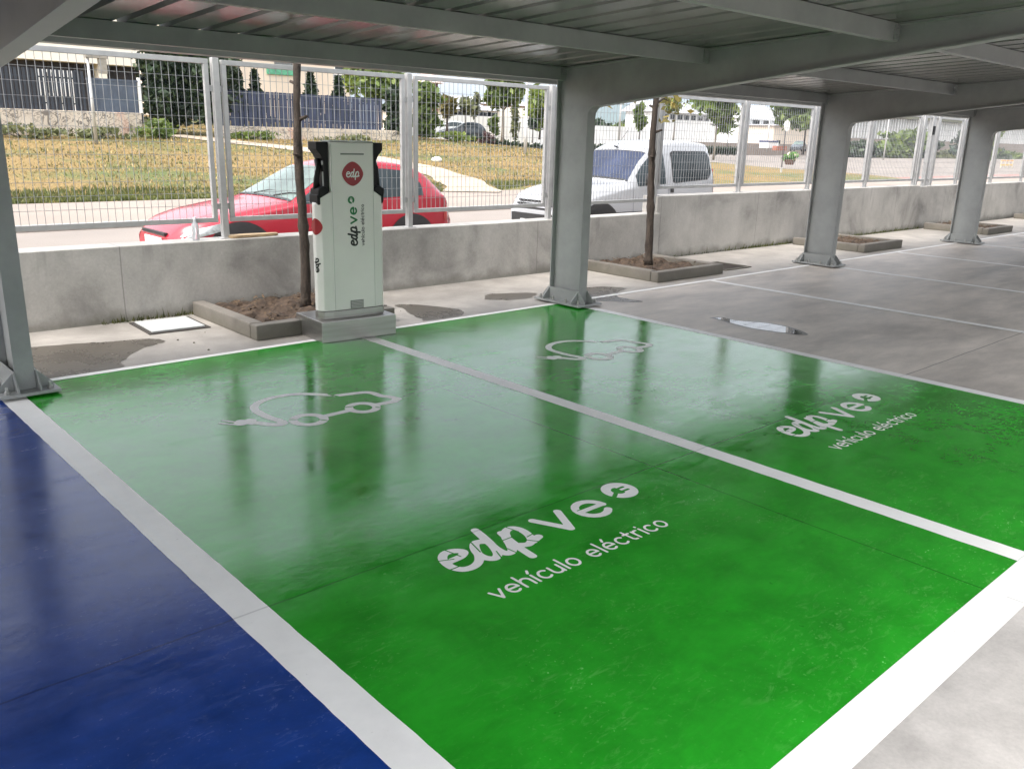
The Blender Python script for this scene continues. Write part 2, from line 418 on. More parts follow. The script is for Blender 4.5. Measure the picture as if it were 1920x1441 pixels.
# the script-like three letters with stencil bridges
W1 = .038
E_ = smooth_path([(.672,-3.605),(.735,-3.60),(.768,-3.575),(.742,-3.545),(.70,-3.54),(.664,-3.575),(.652,-3.64),(.672,-3.685),(.715,-3.697),(.76,-3.68),(.795,-3.64),(.82,-3.59),(.855,-3.548),(.90,-3.555)])
D_ = smooth_path([(.90,-3.565),(.86,-3.545),(.825,-3.575),(.802,-3.63),(.806,-3.675),(.832,-3.697),(.866,-3.672),(.897,-3.60),(.918,-3.52),(.930,-3.455)])
D2 = smooth_path([(.930,-3.455),(.905,-3.56),(.888,-3.65),(.895,-3.695),(.925,-3.695),(.955,-3.65),(.985,-3.59),(1.015,-3.548)])
P_ = smooth_path([(1.0,-3.545),(.982,-3.62),(.968,-3.70),(.960,-3.778)])
P2 = smooth_path([(.985,-3.60),(1.018,-3.55),(1.058,-3.535),(1.083,-3.565),(1.080,-3.62),(1.055,-3.672),(1.018,-3.692),(.985,-3.675)])
P3 = [(1.05,-3.685),(1.100,-3.668)]
EDP = [(q, W1) for q in (E_, D_, D2, P_, P2, P3)]
EDP_CUT = [(c, .006) for c in ([(.62,-3.565),(.70,-3.60)], [(.72,-3.52),(.735,-3.60)], [(.62,-3.66),(.70,-3.66)], [(.82,-3.62),(.845,-3.53)], [(.85,-3.72),(.875,-3.655)],
      [(.93,-3.72),(.925,-3.665)], [(.955,-3.60),(1.02,-3.60)], [(1.05,-3.50),(1.065,-3.58)], [(1.04,-3.66),(1.075,-3.71)], [(1.06,-3.64),(1.12,-3.63)])]
VE = [([(1.186,-3.540),(1.263,-3.698)], W1), ([(1.263,-3.698),(1.340,-3.540)], W1),
      ([(1.425,-3.612),(1.548,-3.612)], W1*.8), (arc(1.484,-3.615,.076,.076,2,318), W1)]
VE_CUT = [([(1.415,-3.592),(1.455,-3.592)], .006)]
def plug_fn(X, Y):
    cx, cy = 1.745, -3.556
    d = np.hypot(X-cx, Y-cy)-.090
    hole = np.hypot(X-cx+.008, Y-cy)-.036
    hole = np.maximum(hole, X-(cx+.006))
    for yy in (.017, -.017): hole = np.minimum(hole, seg_d(X, Y, [(cx, cy+yy), (cx+.044, cy+yy)])-.008)
    hole = np.minimum(hole, seg_d(X, Y, [(cx-.035, cy-.01), (cx-.10, cy-.05)])-.011)
    return np.maximum(d, -hole)
def small_text(word):
    """'vehículo eléctrico' in thin round strokes; x-height 1"""
    G = {'v': (.9, [[(0,1),(.45,0),(.9,1)]]),
         'e': (1.0, [[(.04,.52),(.96,.52)], arc(.5,.5,.47,.5,0,312)]),
         'h': (.85, [[(0,0),(0,1.55)], [(0,.55)]+arc(.42,.58,.42,.42,180,0,10)+[(.84,0)]]),
         'í': (.1, [[(.05,0),(.05,1)], [(.05,1.3),(.25,1.6)]]),
         'i': (.1, [[(.05,0),(.05,1)], [(.05,1.34),(.05,1.40)]]),
         'c': (.88, [arc(.5,.5,.47,.5,48,312)]),
         'u': (.85, [[(0,1),(0,.42)]+arc(.42,.42,.42,.42,180,360,10)+[(.84,1)], [(.84,1),(.84,0)]]),
         'l': (.1, [[(.05,0),(.05,1.55)]]),
         'o': (1.0, [arc(.5,.5,.47,.5,0,360,24)]),
         'é': (1.0, [[(.04,.52),(.96,.52)], arc(.5,.5,.47,.5,0,312), [(.5,1.28),(.7,1.6)]]),
         't': (.6, [[(.25,1.42),(.25,.2),(.36,.03),(.58,0)], [(0,1),(.58,1)]]),
         'r': (.5, [[(0,0),(0,1)], [(0,.55),(.08,.85),(.28,1.0),(.5,.98)]])}
    st = []; x = 0
    for ch in word:
        w, ps = G[ch]
        st += [[(x+a, b) for a, b in p] for p in ps]; x += w+.36
    return st, x-.36
SA, WA = small_text('vehículo'); SB, WB = small_text('eléctrico'); GAP = 1.2
SUB_X0, SUB_X1 = .635, 1.630; SUB_S = (SUB_X1-SUB_X0)/(WA+WB+GAP)
SUBS = [[([(SUB_X0+(a+o)*SUB_S, -3.945+b*SUB_S*1.05) for a, b in p], .0115) for p in st] for st, o in ((SA, 0), (SB, WA+GAP))]
def flat(name, fn, box, h, mat, parent, z, dx=0):
    V, F = shape_cells(fn, *box, h)
    return raw(name, [(x+dx, y, z) for x, y, _ in V], F, mat, parent)

# ------------------------------------------------------------------ ground
def sheet(name, poly, z, mat, label=None, top=None):
    o = raw(name, [(x, y, z) for x, y in poly], [tuple(range(len(poly)))], mat)
    return struct(o, label)
mb = MB(); mb.add([(-60,-60,0),(80,-60,0),(80,1.56,0),(-60,1.56,0)], [(0,1,2,3)]); struct(mb.build('car_park_floor', M['lot']), 'grey stained concrete floor of the covered car park')
sheet('pavement', [(-60,.0),(80,.0),(80,1.555),(-60,1.555)], .0012, M['strip'], 'pale concrete strip between the bays and the boundary wall')
sheet('drive_lane', [(-60,-9.5),(80,-9.5),(80,-5.12),(-60,-5.12)], .0012, M['lane'], 'pale concrete drive lane in front of the parking bays')
sheet('added_dark_ground', [(-60,-60),(80,-60),(80,-9.5),(-60,-9.5)], .004, road_mat('bounce cutting ground', (.06,.06,.06)), 'bounce cutting ground added unseen behind the viewer')  # unseen dark sheet, added to cut light bounced onto the roof
sheet('green_bay_floor', [(-.06,-5.11),(5.0,-5.11),(5.0,0),(-.06,0)], .0022, M['green'], 'glossy green painted floor of the two charging bays')
sheet('blue_bay_floor', [(-5,-5.11),(-.062,-5.11),(-.062,0),(-5,0)], .0022, M['blue'], 'glossy dark blue painted bay floor left of the green bays')
def line(x0, x1, y0, y1, label, z=.0034):
    # slightly uneven hand-taped edge
    n = 90; P = []
    long_x = (x1-x0) > (y1-y0)
    for i in range(n+1):
        t = i/n; a, b = random.uniform(-.0016,.0016), random.uniform(-.0016,.0016)
        P.append([(x0+(x1-x0)*t, y0+a, z), (x0+(x1-x0)*t, y1+b, z)] if long_x else [(x0+a, y0+(y1-y0)*t, z), (x1+b, y0+(y1-y0)*t, z)])
    struct(MB().grid(P).build('bay_line', M['white_line']), label)
line(-.155,-.025,-5.07,-.03, 'thick white line between the blue bay and the green bay')
line(2.475,2.59,-5.07,-.03, 'white line between the two green bays')
line(4.95,5.05,-5.07,-.03, 'white line along the right edge of the green bays')
for k, x in enumerate((7.5,10,12.5,15,17.5,20,22.5,25,27.5,30)):
    line(x-.05,x+.05,-5.07,-.03, 'thin white line between grey bays, number %s to the right of the green bays' % ('one two three four five six seven eight nine ten'.split()[k]))
line(-5,32,-.03,.035, 'thin white line along the back of all the bays', .0045)
line(-5,32,-5.215,-5.07, 'broad white line across the front of the bays by the drive lane', .0045)

# painted marks on the two green bays
CAR_SYM = [
  (smooth_path([(.945,-1.40),(.965,-1.33),(1.02,-1.265),(1.10,-1.222),(1.19,-1.21),(1.28,-1.225),(1.36,-1.275),(1.455,-1.375)]), .050),
  (smooth_path([(1.485,-1.412),(1.56,-1.43),(1.655,-1.455),(1.695,-1.50),(1.705,-1.585),(1.735,-1.635),(1.755,-1.70)]), .052),
  ([(1.75,-1.705),(1.70,-1.735),(1.585,-1.725)], .055),
  (smooth_path([(.945,-1.41),(.945,-1.50),(.955,-1.58),(.972,-1.655),(.955,-1.705),(.90,-1.68),(.85,-1.60)]), .055),
  (arc(1.11,-1.728,.088,.092,0,360,28), .052), (arc(1.482,-1.722,.082,.088,0,360,28), .052),
  ([(1.20,-1.728),(1.39,-1.722)], .050),
  ([(.775,-1.555),(.835,-1.545)], .075), ([(.79,-1.52),(.83,-1.585)], .06),
  ([(.77,-1.535),(.715,-1.445)], .020), ([(.755,-1.57),(.682,-1.485)], .020)]
CAR_CUT = [([(1.462,-1.36),(1.480,-1.43)], .018), ([(1.0,-1.645),(1.06,-1.69)], .012), ([(1.16,-1.765),(1.20,-1.83)], .012), ([(1.40,-1.655),(1.45,-1.67)], .012), ([(1.55,-1.765),(1.59,-1.83)], .012)]
sym_fn = strokes_fn(CAR_SYM, CAR_CUT)
for k, (dx, w) in enumerate(((0, 'green bay beside the blue bay'), (2.5, 'green bay beside the grey bays'))):
    o = flat('painted_car_symbol', sym_fn, (.64,1.80,-1.86,-1.17), .007, M['white_line'], None, .0034, dx)
    tag(o, 'white electric car outline with plug tail on the '+w, 'floor marking', 'car symbols painted on the green bays')
    t = empty('painted_lettering', (dx, 0, 0))
    tag(t, 'white edp ve lettering painted on the '+w, 'floor marking', 'lettering painted on the green bays')
    flat('brand_word', strokes_fn(EDP, EDP_CUT), (.60,1.14,-3.83,-3.42), .0035, M['white_line'], t, .0034)
    flat('vehicle_word', strokes_fn(VE, VE_CUT), (1.15,1.60,-3.74,-3.50), .004, M['white_line'], t, .0034)
    flat('plug_emblem', plug_fn, (1.64,1.85,-3.66,-3.45), .0035, M['white_line'], t, .0034)
    for q in SUBS: flat('small_word', strokes_fn(q), (.61,1.66,-3.97,-3.83), .003, M['white_line'], t, .0034)

# wet patches
def blob(name, pts, z, mat, label, cat='puddle', n=5, jit=.012):
    P = smooth_path(list(pts)+[pts[0]], n)[:-1]
    P = [(x+random.uniform(-jit, jit), y+random.uniform(-jit, jit)) for x, y in P]
    o = raw(name, [(x, y, z) for x, y in P], [tuple(range(len(P)))], mat)
    return tag(o, label, cat, 'wet patches on the concrete')
blob('puddle', [(-.6,.05),(.3,.045),(.66,.045),(.72,.22),(.95,.5),(1.19,.64),(1.12,.8),(.9,.86),(.6,.96),(.22,1.04),(-.3,.95),(-.7,.6)], .0026, M['wet'], 'large dark wet patch on the pale strip below the long wall, beside the access cover')
blob('puddle', [(3.30,.10),(3.52,.08),(3.76,.11),(3.88,.3),(3.80,.55),(3.66,.78),(3.5,.84),(3.45,.60),(3.36,.35)], .0026, M['wet'], 'dark wet patch on the pale strip between the charger and the green bay column')
blob('puddle', [(4.42,.60),(4.60,.42),(4.85,.38),(5.08,.50),(5.10,.58),(4.85,.72),(4.62,.78)], .0026, M['wet'], 'small dark wet patch behind the foot of the green bay column, close to the wall')
blob('puddle', [(5.15,.05),(5.5,-.30),(5.72,-.42),(5.70,-.1),(5.95,.10),(6.2,.22),(6.05,.42),(5.7,.52),(5.3,.40),(5.12,.25)], .0024, M['wet'], 'wet patch crossing the thin back line at the first grey bay')
m, t, b = nt('standing water'); b.inputs['Base Color'].default_value = (.05,.05,.048,1); b.inputs['Roughness'].default_value = .015; b.inputs['IOR'].default_value = 1.33
b.inputs['Specular IOR Level'].default_value = 1.0
bump(t, b, noise(t, 6, 2), .02, .01); M['water'] = m
pd = empty('mirror_puddle', (0,0,0)); tag(pd, 'bright elongated puddle reflecting the sky on the first grey bay', 'puddle', 'wet patches on the concrete')
RIM = [(5.60,-1.33),(5.72,-1.40),(5.70,-1.56),(5.86,-1.80),(5.86,-2.05),(5.74,-2.28),(5.64,-2.28),(5.56,-2.10),(5.50,-1.86),(5.53,-1.62),(5.58,-1.48)]
cxm = sum(p[0] for p in RIM)/len(RIM); cym = sum(p[1] for p in RIM)/len(RIM)
P = smooth_path(RIM+[RIM[0]], 5)[:-1]
raw('wet_rim', [(x, y, .0016) for x, y in P], [tuple(range(len(P)))], M['wet'], pd)
P2_ = [(cxm+(x-cxm)*.84, cym+(y-cym)*.90) for x, y in P]
raw('water_surface', [(x, y, .003) for x, y in P2_], [tuple(range(len(P2_)))], M['water'], pd)

# utility cover, open pit
uc = empty('utility_cover', (1.43,1.17,0), R(-2)); tag(uc, 'white square metal access cover set in the strip beside the first planter', 'access cover')
MB().box(-.25,.25,-.26,.26,.003,.010).build('frame', mat('dark cover frame', (.05,.045,.04), .8), uc)
MB().box(-.215,.215,-.225,.225,.010,.022).build('lid', mat('white cover lid', (.52,.54,.54), .4, 0, .08, 8), uc, bevel=.004)
pit = empty('drain_pit', (8.62,.62,0), R(0)); tag(pit, 'dark open square pit in the pale strip next to the planter by the white van', 'pit')
MB().box(-.26,.26,-.24,.24,.004,.0075).build('opening', mat('pit dark fill', (.03,.022,.016), .95, 0, .5, 20), pit)  # flat dark slab drawn for the pit opening
f = MB(); f.box(-.30,.30,.24,.275,.004,.016); f.box(-.30,.30,-.275,-.24,.004,.016); f.box(-.30,-.26,-.24,.24,.004,.016); f.box(.26,.30,-.24,.24,.004,.016); f.build('rim', M['kerb'], pit)
# crack and crumbs beside the first planter
# ------------------------------------------------------------------ boundary walls
lw = MB(); lw.box(-40,8.395,1.54,1.80,-.5,.640); o = lw.build('low_wall', M['wall'], bevel=.008); tag(o, 'long low grey concrete wall carrying the fence behind the charger', 'wall')
tw = MB(); tw.box(8.40,16.78,1.60,1.86,-.5,.862); o = tw.build('tall_wall', M['wall'], bevel=.008); tag(o, 'taller grey concrete wall section starting at the thin tree beside the van', 'wall')
tw = MB(); tw.box(16.80,60,1.66,1.92,-.5,.835); o = tw.build('far_wall', M['wall'], bevel=.008); tag(o, 'farthest grey concrete wall section behind the last columns', 'wall')

# ------------------------------------------------------------------ fences
def panel_meshes(w, h):
    fr = MB(); s = .042
    fr.box(0,w,-.02,.02,h-s,h); fr.box(0,w,-.02,.02,0,s); fr.box(0,s,-.02,.02,s,h-s); fr.box(w-s,w,-.02,.02,s,h-s)
    a = fr.build('panel_frame', M['fence'], bevel=.004)
    wi = MB(); q = .0017; n = round((w-2*s)/.0605); k = round((h-2*s)/.107)
    for i in range(1, n):
        x = s+(w-2*s)*i/n; wi.box(x-q,x+q,-.006,-.0012,s-.004,h-s+.004)
    for i in range(1, k):
        z = s+(h-2*s)*i/k; wi.box(s-.004,w-s+.004,.0012,.006,z-q,z+q)
    b = wi.build('wire_mesh', M['wire'])
    return data(a), data(b)
def make_fence(name, label, Y, posts, zfoot, zbot, ztop):
    f = empty(name, (0, Y, 0)); tag(f, label, 'fence')
    sp = posts[1]-posts[0]; w = sp-.128
    fm, wm = panel_meshes(w, ztop-zbot)
    pm = MB().box(-.029,.029,-.03,.03,zfoot,ztop+.015); pm.box(-.055,.055,-.055,.055,zfoot-.002,zfoot+.008); p0 = data(pm.build('fence_post', M['fence'], bevel=.004))
    tab = MB(); tab.box(-.062,-.0292,-.009,.009,-.025,.025); tmd = data(tab.build('fence_tab', M['fence']))
    for i, x in enumerate(posts):
        p = link('post', p0, f, (x, 0, 0))
        for z in (ztop-.24, zbot+.14):
            for xx in (0, .0912): link('tab', tmd, p, (xx, 0, z))
        if i < len(posts)-1:
            pn = link('panel', fm, f, (x+(posts[i+1]-x-w)/2, 0, zbot)); link('wire_mesh', wm, pn)
    return f
make_fence('mesh_fence', 'pale grey welded mesh fence in framed panels on the low wall', 1.66, [2.19-2.08*2, 2.19-2.08, 2.19, 4.255, 6.345, 8.385], .64, .79, 2.185)
make_fence('mesh_fence', 'pale grey welded mesh fence on the taller wall section before the last columns', 1.73, [8.47+2.06*i for i in range(5)], .862, .95, 2.21)
make_fence('mesh_fence', 'pale grey mesh fence on the farthest wall behind the last columns', 1.79, [16.95+2.02*i for i in range(9)], .835, .93, 2.21)
gp = empty('gate_post', (17.35, 1.79, 0)); tag(gp, 'pair of pale square gate posts with black latch between the fence runs', 'gate post')
MB().box(-.05,.05,-.04,.04,.835,2.30).build('upright', M['fence'], gp, bevel=.004); MB().box(.22,.32,-.04,.04,.835,2.30).build('upright', M['fence'], gp, bevel=.004)
MB().box(-.035,.035,-.062,-.041,1.85,2.02).build('latch', M['black'], gp)

# ------------------------------------------------------------------ carport
def roof_z(y): return 2.262-.0535*y
cp_ = empty('carport', (0,0,0)); tag(cp_, 'grey steel cantilever carport with ribbed metal roof over the bays', 'carport')
PUR_Y = (.10,-1.52,-3.08,-4.66)
COLX = [-15,-10,-5,0,5,10,15,20,25,30]
def column_meshes():
    c = MB(); fw_ = .055; tf = .012
    yb, yf = .17, -.225
    # web with rounded knee into the beam
    zb = lambda y: 1.905-.112*(y+.30)         # underside of beam
    zt = lambda y: roof_z(y)-.012
    rin = .10
    knee = [(yf-rin+rin*math.cos(R(a)), zb(yf-rin)-rin+rin*math.sin(R(a))) for a in (0,22,45,67,90)]
    rb = .13; back = [(yb-rb+rb*math.cos(R(a)), zt(yb)-rb+rb*math.sin(R(a))) for a in (90,67,45,22,0)]
    ye = -5.5
    c_web = [(yf, .10)]+knee+[(-1.2, zb(-1.2)), (-3.9, 2.318), (ye, 2.375)]+[(ye, zt(ye))]+back+[(yb, .10)]
    c.prism(c_web, 0, -.005, .005)
    def flange(path, t):
        # strip following path, thickness t inward (to the left of travel)
        n = len(path); L = []
        for i, p in enumerate(path):
            a = Vector(path[max(i-1,0)]); b = Vector(path[min(i+1,n-1)]); d = (b-a).normalized(); nn = Vector((-d.y, d.x))
            L.append((Vector(p), Vector(p)+nn*t))
        vs = []; fs = []
        for (p, q) in L: vs += [(-fw_, p.x, p.y), (fw_, p.x, p.y), (fw_, q.x, q.y), (-fw_, q.x, q.y)]
        for i in range(n-1):
            for k in range(4): fs.append((i*4+k, i*4+(k+1) % 4, (i+1)*4+(k+1) % 4, (i+1)*4+k))
        fs += [(3,2,1,0), tuple(range((n-1)*4, n*4))]
        c.add(vs, fs)
    flange([(yf, .015)]+knee+[(-1.2, zb(-1.2)), (-3.9, 2.318), (ye, 2.375)], .012)
    flange([(yb, .015)]+back[::-1]+[(ye, zt(ye))], -.012)
    return c
cmesh = column_meshes().build('column_and_beam', M['steel'])
bp = MB(); bp.box(-.17,.17,-.345,.285,.016,.034); bmesh_ = bp.build('base_plate', M['steel'], bevel=.003)
gs = MB()
for sx in (-1, 1): gs.prism([(-.325,.034),(-.325,.060),(-.245,.150),(.19,.150),(.265,.060),(.265,.034)], 0, sx*.0565, sx*.0665)
gs.prism([(.067,.034),(.155,.034),(.155,.055),(.067,.145)], 1, -.232,-.222); gs.prism([(-.067,.034),(-.155,.034),(-.155,.055),(-.067,.145)], 1, -.232,-.222)
gs.prism([(.067,.034),(.155,.034),(.155,.055),(.067,.145)], 1, .165,.175); gs.prism([(-.067,.034),(-.155,.034),(-.155,.055),(-.067,.145)], 1, .165,.175)
gmesh = gs.build('gusset', M['steel'])
bolts = MB().lathe([(.0,.034),(.018,.034),(.018,.050),(.009,.050),(.009,.075),(0,.075)], 6).build('anchor_bolt', M['galv'])
protos = [data(o) for o in (cmesh, bmesh_, gmesh, bolts)]
for x in COLX:
    c = link('column', protos[0], cp_, (x,0,0)); link('base_plate', protos[1], c); link('gusset', protos[2], c); 
    for bx in ((-.12,.12) if 0 <= x <= 15 else ()):
        for by in (-.29,-.12,.06,.235): link('anchor_bolt', protos[3], c, (bx, by, 0))
# purlins: cold-rolled C sections between the beams
def purlin_mesh(y, w):
    p = MB(); zt = roof_z(y)-.004; h = .118; fl = .055; th = .004
    prof = [(0,-h),(fl,-h),(fl,-h+.016),(fl-th,-h+.016),(fl-th,-h+th),(th,-h+th),(th,-th),(fl-th,-th),(fl-th,-.016),(fl,-.016),(fl,0),(0,0)]
    p.prism([(y+a, zt+b) for a, b in prof], 0, .012, w-.012)
    for xx in (.03, w-.09): p.box(xx,xx+.06,y-.012,y-.0005,zt-h+.01,zt-.01)                 # cleats
    for xx in (.045,.075,w-.075,w-.045):
        for zz in (-.04,-.08): p.lathe([(.0,0),(.008,0),(.008,.006),(0,.006)], 6, (xx, y-.018, zt+zz))
    return p
for y in PUR_Y:
    pm = purlin_mesh(y, 5.0).build('purlin', M['steel']); d = data(pm)
    for x in COLX[:-1]: link('purlin', d, cp_, (x,0,0))
# ribbed roof sheet: pans with trapezoid ribs
rv = []; pitch = .2815; y0, y1 = .235, -5.6  # front edge is out of view, its reach set to shade the floor
x = -15.2
while x < 30.3:
    for dx, dz in ((0,0),(.016,.042),(.058,.042),(.074,0)):
        rv.append((x+dx, dz))
    x += pitch
ysec = np.linspace(y0, y1, 2)
top = MB().grid([[(a, y, roof_z(y)+b) for a, b in rv] for y in ysec]); n0 = len(top.v)
o = top.build('roof_sheet', M['roofsheet'], cp_)
md = o.modifiers.new('thick', 'SOLIDIFY'); md.thickness = .002; md.offset = 1
gut = MB(); zg = roof_z(.24); gut.box(-15.2,30.3,.262,.266,zg-.14,zg+.0); gut.box(-15.2,30.3,.266,.39,zg-.14,zg-.136); gut.box(-15.2,30.3,.39,.394,zg-.14,zg+.01)
gut.build('gutter', M['steel'], cp_)

# ------------------------------------------------------------------ charger
ch = empty('ev_charger', (2.475,.015,0), R(-4)); tag(ch, 'white green electric car charging post with black holsters on a steel plinth', 'charging station')
px_ = MB().box(-.335,.335,-.175,.30,0,.170); px_.build('plinth', M['inox'], ch, bevel=.006)
HEX = [(-.190,-.104),(.190,-.104),(.262,-.086),(.296,-.040),(.296,.01),(.262,.05),(.190,.066),(-.190,.066),(-.262,.05),(-.296,.01),(-.296,-.040),(-.262,-.086)]
def rnd(poly, s): return [(x*s, -.02+(y+.02)*s) for x, y in poly]
MB().prism(rnd(HEX, 1.012), 2, .170, .232).build('skirt', M['inox'], ch, bevel=.004)
# lower enclosure with sloped shoulder
lo = MB(); k = len(HEX)
top_z = [1.165 if abs(x) < .2 else (1.125 if abs(x) < .27 else 1.07) for x, y in HEX]
vs = [(x, y, .236) for x, y in HEX]+[(x, y, z) for (x, y), z in zip(HEX, top_z)]
fs = [tuple(range(k))[::-1]]+[(i, (i+1) % k, (i+1) % k+k, i+k) for i in range(k)]
fs += [(k+9,k+8,k+11,k+10),(k+8,k+7,k+0,k+11),(k+7,k+6,k+1,k+0),(k+6,k+5,k+2,k+1),(k+5,k+4,k+3,k+2)]
lo.add(vs, fs); lo.build('enclosure', M['charger'], ch, bevel=.006)
MB().box(-.186,.186,-.109,.069,.237,1.535).build('tower_panel', M['charger'], ch, bevel=.008)
MB().box(-.183,.183,-.1045,.065,1.5355,1.545).build('top_cap', mat('grey cap', (.42,.44,.41), .5), ch, bevel=.004)
for s in (-1, 1):
    hd = MB()
    def pr(poly, a, b): hd.prism([(s*x, z) for x, z in poly], 1, a, b)
    pr([(.187,1.10),(.278,1.065),(.290,1.085),(.290,1.14),(.262,1.17),(.228,1.19),(.228,1.40),(.250,1.44),(.285,1.48),(.285,1.535),(.187,1.535)], -.080, .060)
    h = hd.build('holster_side', M['black'], ch, bevel=.005)
    lip = MB(); lip.prism([(s*x, z) for x, z in [(.200,1.155),(.276,1.115),(.288,1.15),(.288,1.185),(.245,1.21),(.205,1.20)]], 1, -.098, .045); lip.build('cable_cradle', M['black'], h, bevel=.012)
    gun = MB(); gun.tube([(s*.262,-.015,1.18),(s*.262,-.02,1.26),(s*.250,-.03,1.34),(s*.238,.0,1.40)], [.028,.022,.020,.026], 10); gun.build('connector', M['black'], h, smooth=True)
    sl = MB(); sl.box(min(s*.2285,s*.2305),max(s*.2285,s*.2305),-.072,-.050,1.195,1.315); sl.box(min(s*.2285,s*.2305),max(s*.2285,s*.2305),-.068,-.048,1.365,1.395); sl.build('slot_highlight', mat('grey slot', (.5,.52,.5), .3), h)  # pale strips: highlights in the black holster slots, put in as colour
    cb = MB(); cb.tube([(s*.262,.0,1.14),(s*.26,.05,1.10),(s*.25,.085,1.0),(s*.24,.095,.7),(s*.24,.09,.42),(s*.24,.07,.36)], .013, 8); cb.build('cable', M['rubber'], ch, smooth=True)
def chl(name, fn, box, h, mt, f, parent=ch, merge=True):
    V, F = shape_cells(fn, *box, h, merge); return raw(name, [f(x, y) for x, y, _ in V], F, mt, parent)
# vertical lettering on the front panel (reads upward)
LS = .322
front = lambda u, v, y=-.1115: (-(v+3.60)*LS-.005, y, .752+(u-.66)*LS)
chl('brand_word', strokes_fn([(p, .046) for p, w in EDP]), (.60,1.14,-3.83,-3.42), .006, M['logo_black'], front)
chl('vehicle_word', strokes_fn([(p, .044) for p, w in VE]), (1.15,1.60,-3.74,-3.50), .006, M['logo_green'], front)
chl('plug_emblem', plug_fn, (1.64,1.85,-3.66,-3.45), .006, M['logo_green'], front)
for q_ in SUBS: chl('small_word', strokes_fn([(p, .014) for p, w in q_]), (.61,1.66,-3.97,-3.83), .005, M['logo_black'], lambda u, v: (-(v+3.60)*LS-.02, -.1115, .752+(u-.66)*LS))
def dia_fn(cx, cz, r):
    def fn(X, Y):
        a = np.abs(X-cx); b = np.abs(Y-cz)
        return (a**1.65+b**1.65)**(1/1.65)-r
    return fn
em = chl('round_emblem', dia_fn(0,1.300,.092), (-.11,.11,1.19,1.42), .004, M['emblem'], lambda x, z: (x, -.1115, z))
# the three script letters inside the red emblem
ES = .24
chl('emblem_word', strokes_fn(EDP), (.60,1.14,-3.83,-3.42), .008, M['logo_white'], lambda u, v: ((u-.875)*ES, -.1135, 1.300+(v+3.60)*ES), em)
MB().box(-.10,.10,-.1125,-.108,1.442,1.454).build('status_bar', mat('grey slot bar', (.20,.22,.20), .5), ch)
vt = MB(); vt.box(-.045,.072,-.1115,-.105,.243,.308)
ve_ = vt.build('vent', mat('dark vent', (.06,.075,.068), .5), ch)
sg = MB()
for k in range(5): sg.box(-.042,.069,-.1145,-.1120,.248+k*.012,.256+k*.012)
sg.build('vent_slats', M['inox'], ve_)
pl = MB(); pl.box(-.1795,-.1775,-.1112,-.1085,.245,1.52); pl.box(.1775,.1795,-.1112,-.1085,.245,1.52); pl.build('panel_seam', mat('painted seam shade', (.45,.47,.44), .6), ch)  # soft crease shading drawn as raised grey strips
# side emblem and side lettering on the left chamfer
sa = Vector((-.262,-.086,0)); sb = Vector((-.296,-.040,0)); sd = (sb-sa); sl_ = sd.length; sd.normalize(); sn = Vector((sd.y,-sd.x,0))
if sn.x > 0: sn = -sn
def side(u, z, off=.002):
    p = sa+sd*(sl_*.5+u)+sn*off; return (p.x, p.y, z)
side2 = lambda u, z, off=.002: (-.300-off, .04+u, z)
def side_wrap(u, z):
    # wraps round the edge between chamfer and flat flank
    return side(-sl_*.5+ (u+.045), z) if u+.045 < sl_ else (-.2985, -.040+(u+.045-sl_), z)
chl('side_emblem', dia_fn(.012,.90,.064), (-.055,.08,.82,.98), .005, M['emblem'], side_wrap, merge=False)
chl('side_word', strokes_fn([(p, .05) for p, w in EDP]), (.60,1.14,-3.83,-3.42), .01, M['logo_black'], lambda u, v: side_wrap(.005-(v+3.60)*.18, .55+(u-.66)*.24), merge=False)

# ------------------------------------------------------------------ planters
def planter(x, label, ztop=.125, soil='soil'):
    p = empty('tree_planter', (x, .86, 0)); tag(p, label, 'planter', 'kerb edged tree planters along the wall')
    hx, hy, t = .66, .62, .11
    for i, (a, b, c_, d) in enumerate(((-hx,hx,-hy,-hy+t), (-hx,-hx+t,-hy+t+.004,hy), (hx-t,hx,-hy+t+.004,hy))):
        e = MB(); e.box(a,b,c_,d,0,ztop+random.uniform(-.006,.006)); e.build('kerb_stone', M['kerb'], p, bevel=.012)
    # lumpy soil
    n = 22; P = [[(-hx+t+(2*hx-2*t)*i/n, -hy+t+(2*hy-t)*j/n, .065+.035*math.sin(i*.9+x)*math.cos(j*.8)+random.uniform(0,.022)) for j in range(n+1)] for i in range(n+1)]
    s = MB().grid(P).build('soil', M[soil], p)
    cl = []
    for k in range(160):
        c = np.array([random.uniform(-hx+t+.05,hx-t-.05), random.uniform(-hy+t+.05,hy-.05), .10+random.uniform(0,.03)])
        a = random.uniform(0, 6.28); l = random.uniform(.008,.026); w = random.uniform(.004,.011)
        u = np.array([math.cos(a), math.sin(a), random.uniform(-.3,.6)])*l; v = np.array([-math.sin(a), math.cos(a), random.uniform(-.3,.3)])*w
        cl += [c-u-v, c+u-v, c+u+v, c-u+v]
    o = quads('leaf_litter', np.array(cl), M['litter'], p); o['kind'] = 'stuff'
M['litter'] = mat('dry leaf litter', (.10,.066,.038), .9, 0, .6, 40)
planter(2.42, 'kerb edged soil planter partly hidden by the charger')
planter(7.45, 'kerb edged planter holding the tree in front of the white van')
planter(12.55, 'kerb edged planter behind the column standing between grey bays')
planter(17.6, 'small looking kerb edged planter behind the farthest full column')
planter(22.7, 'farthest kerb edged planter along the wall')

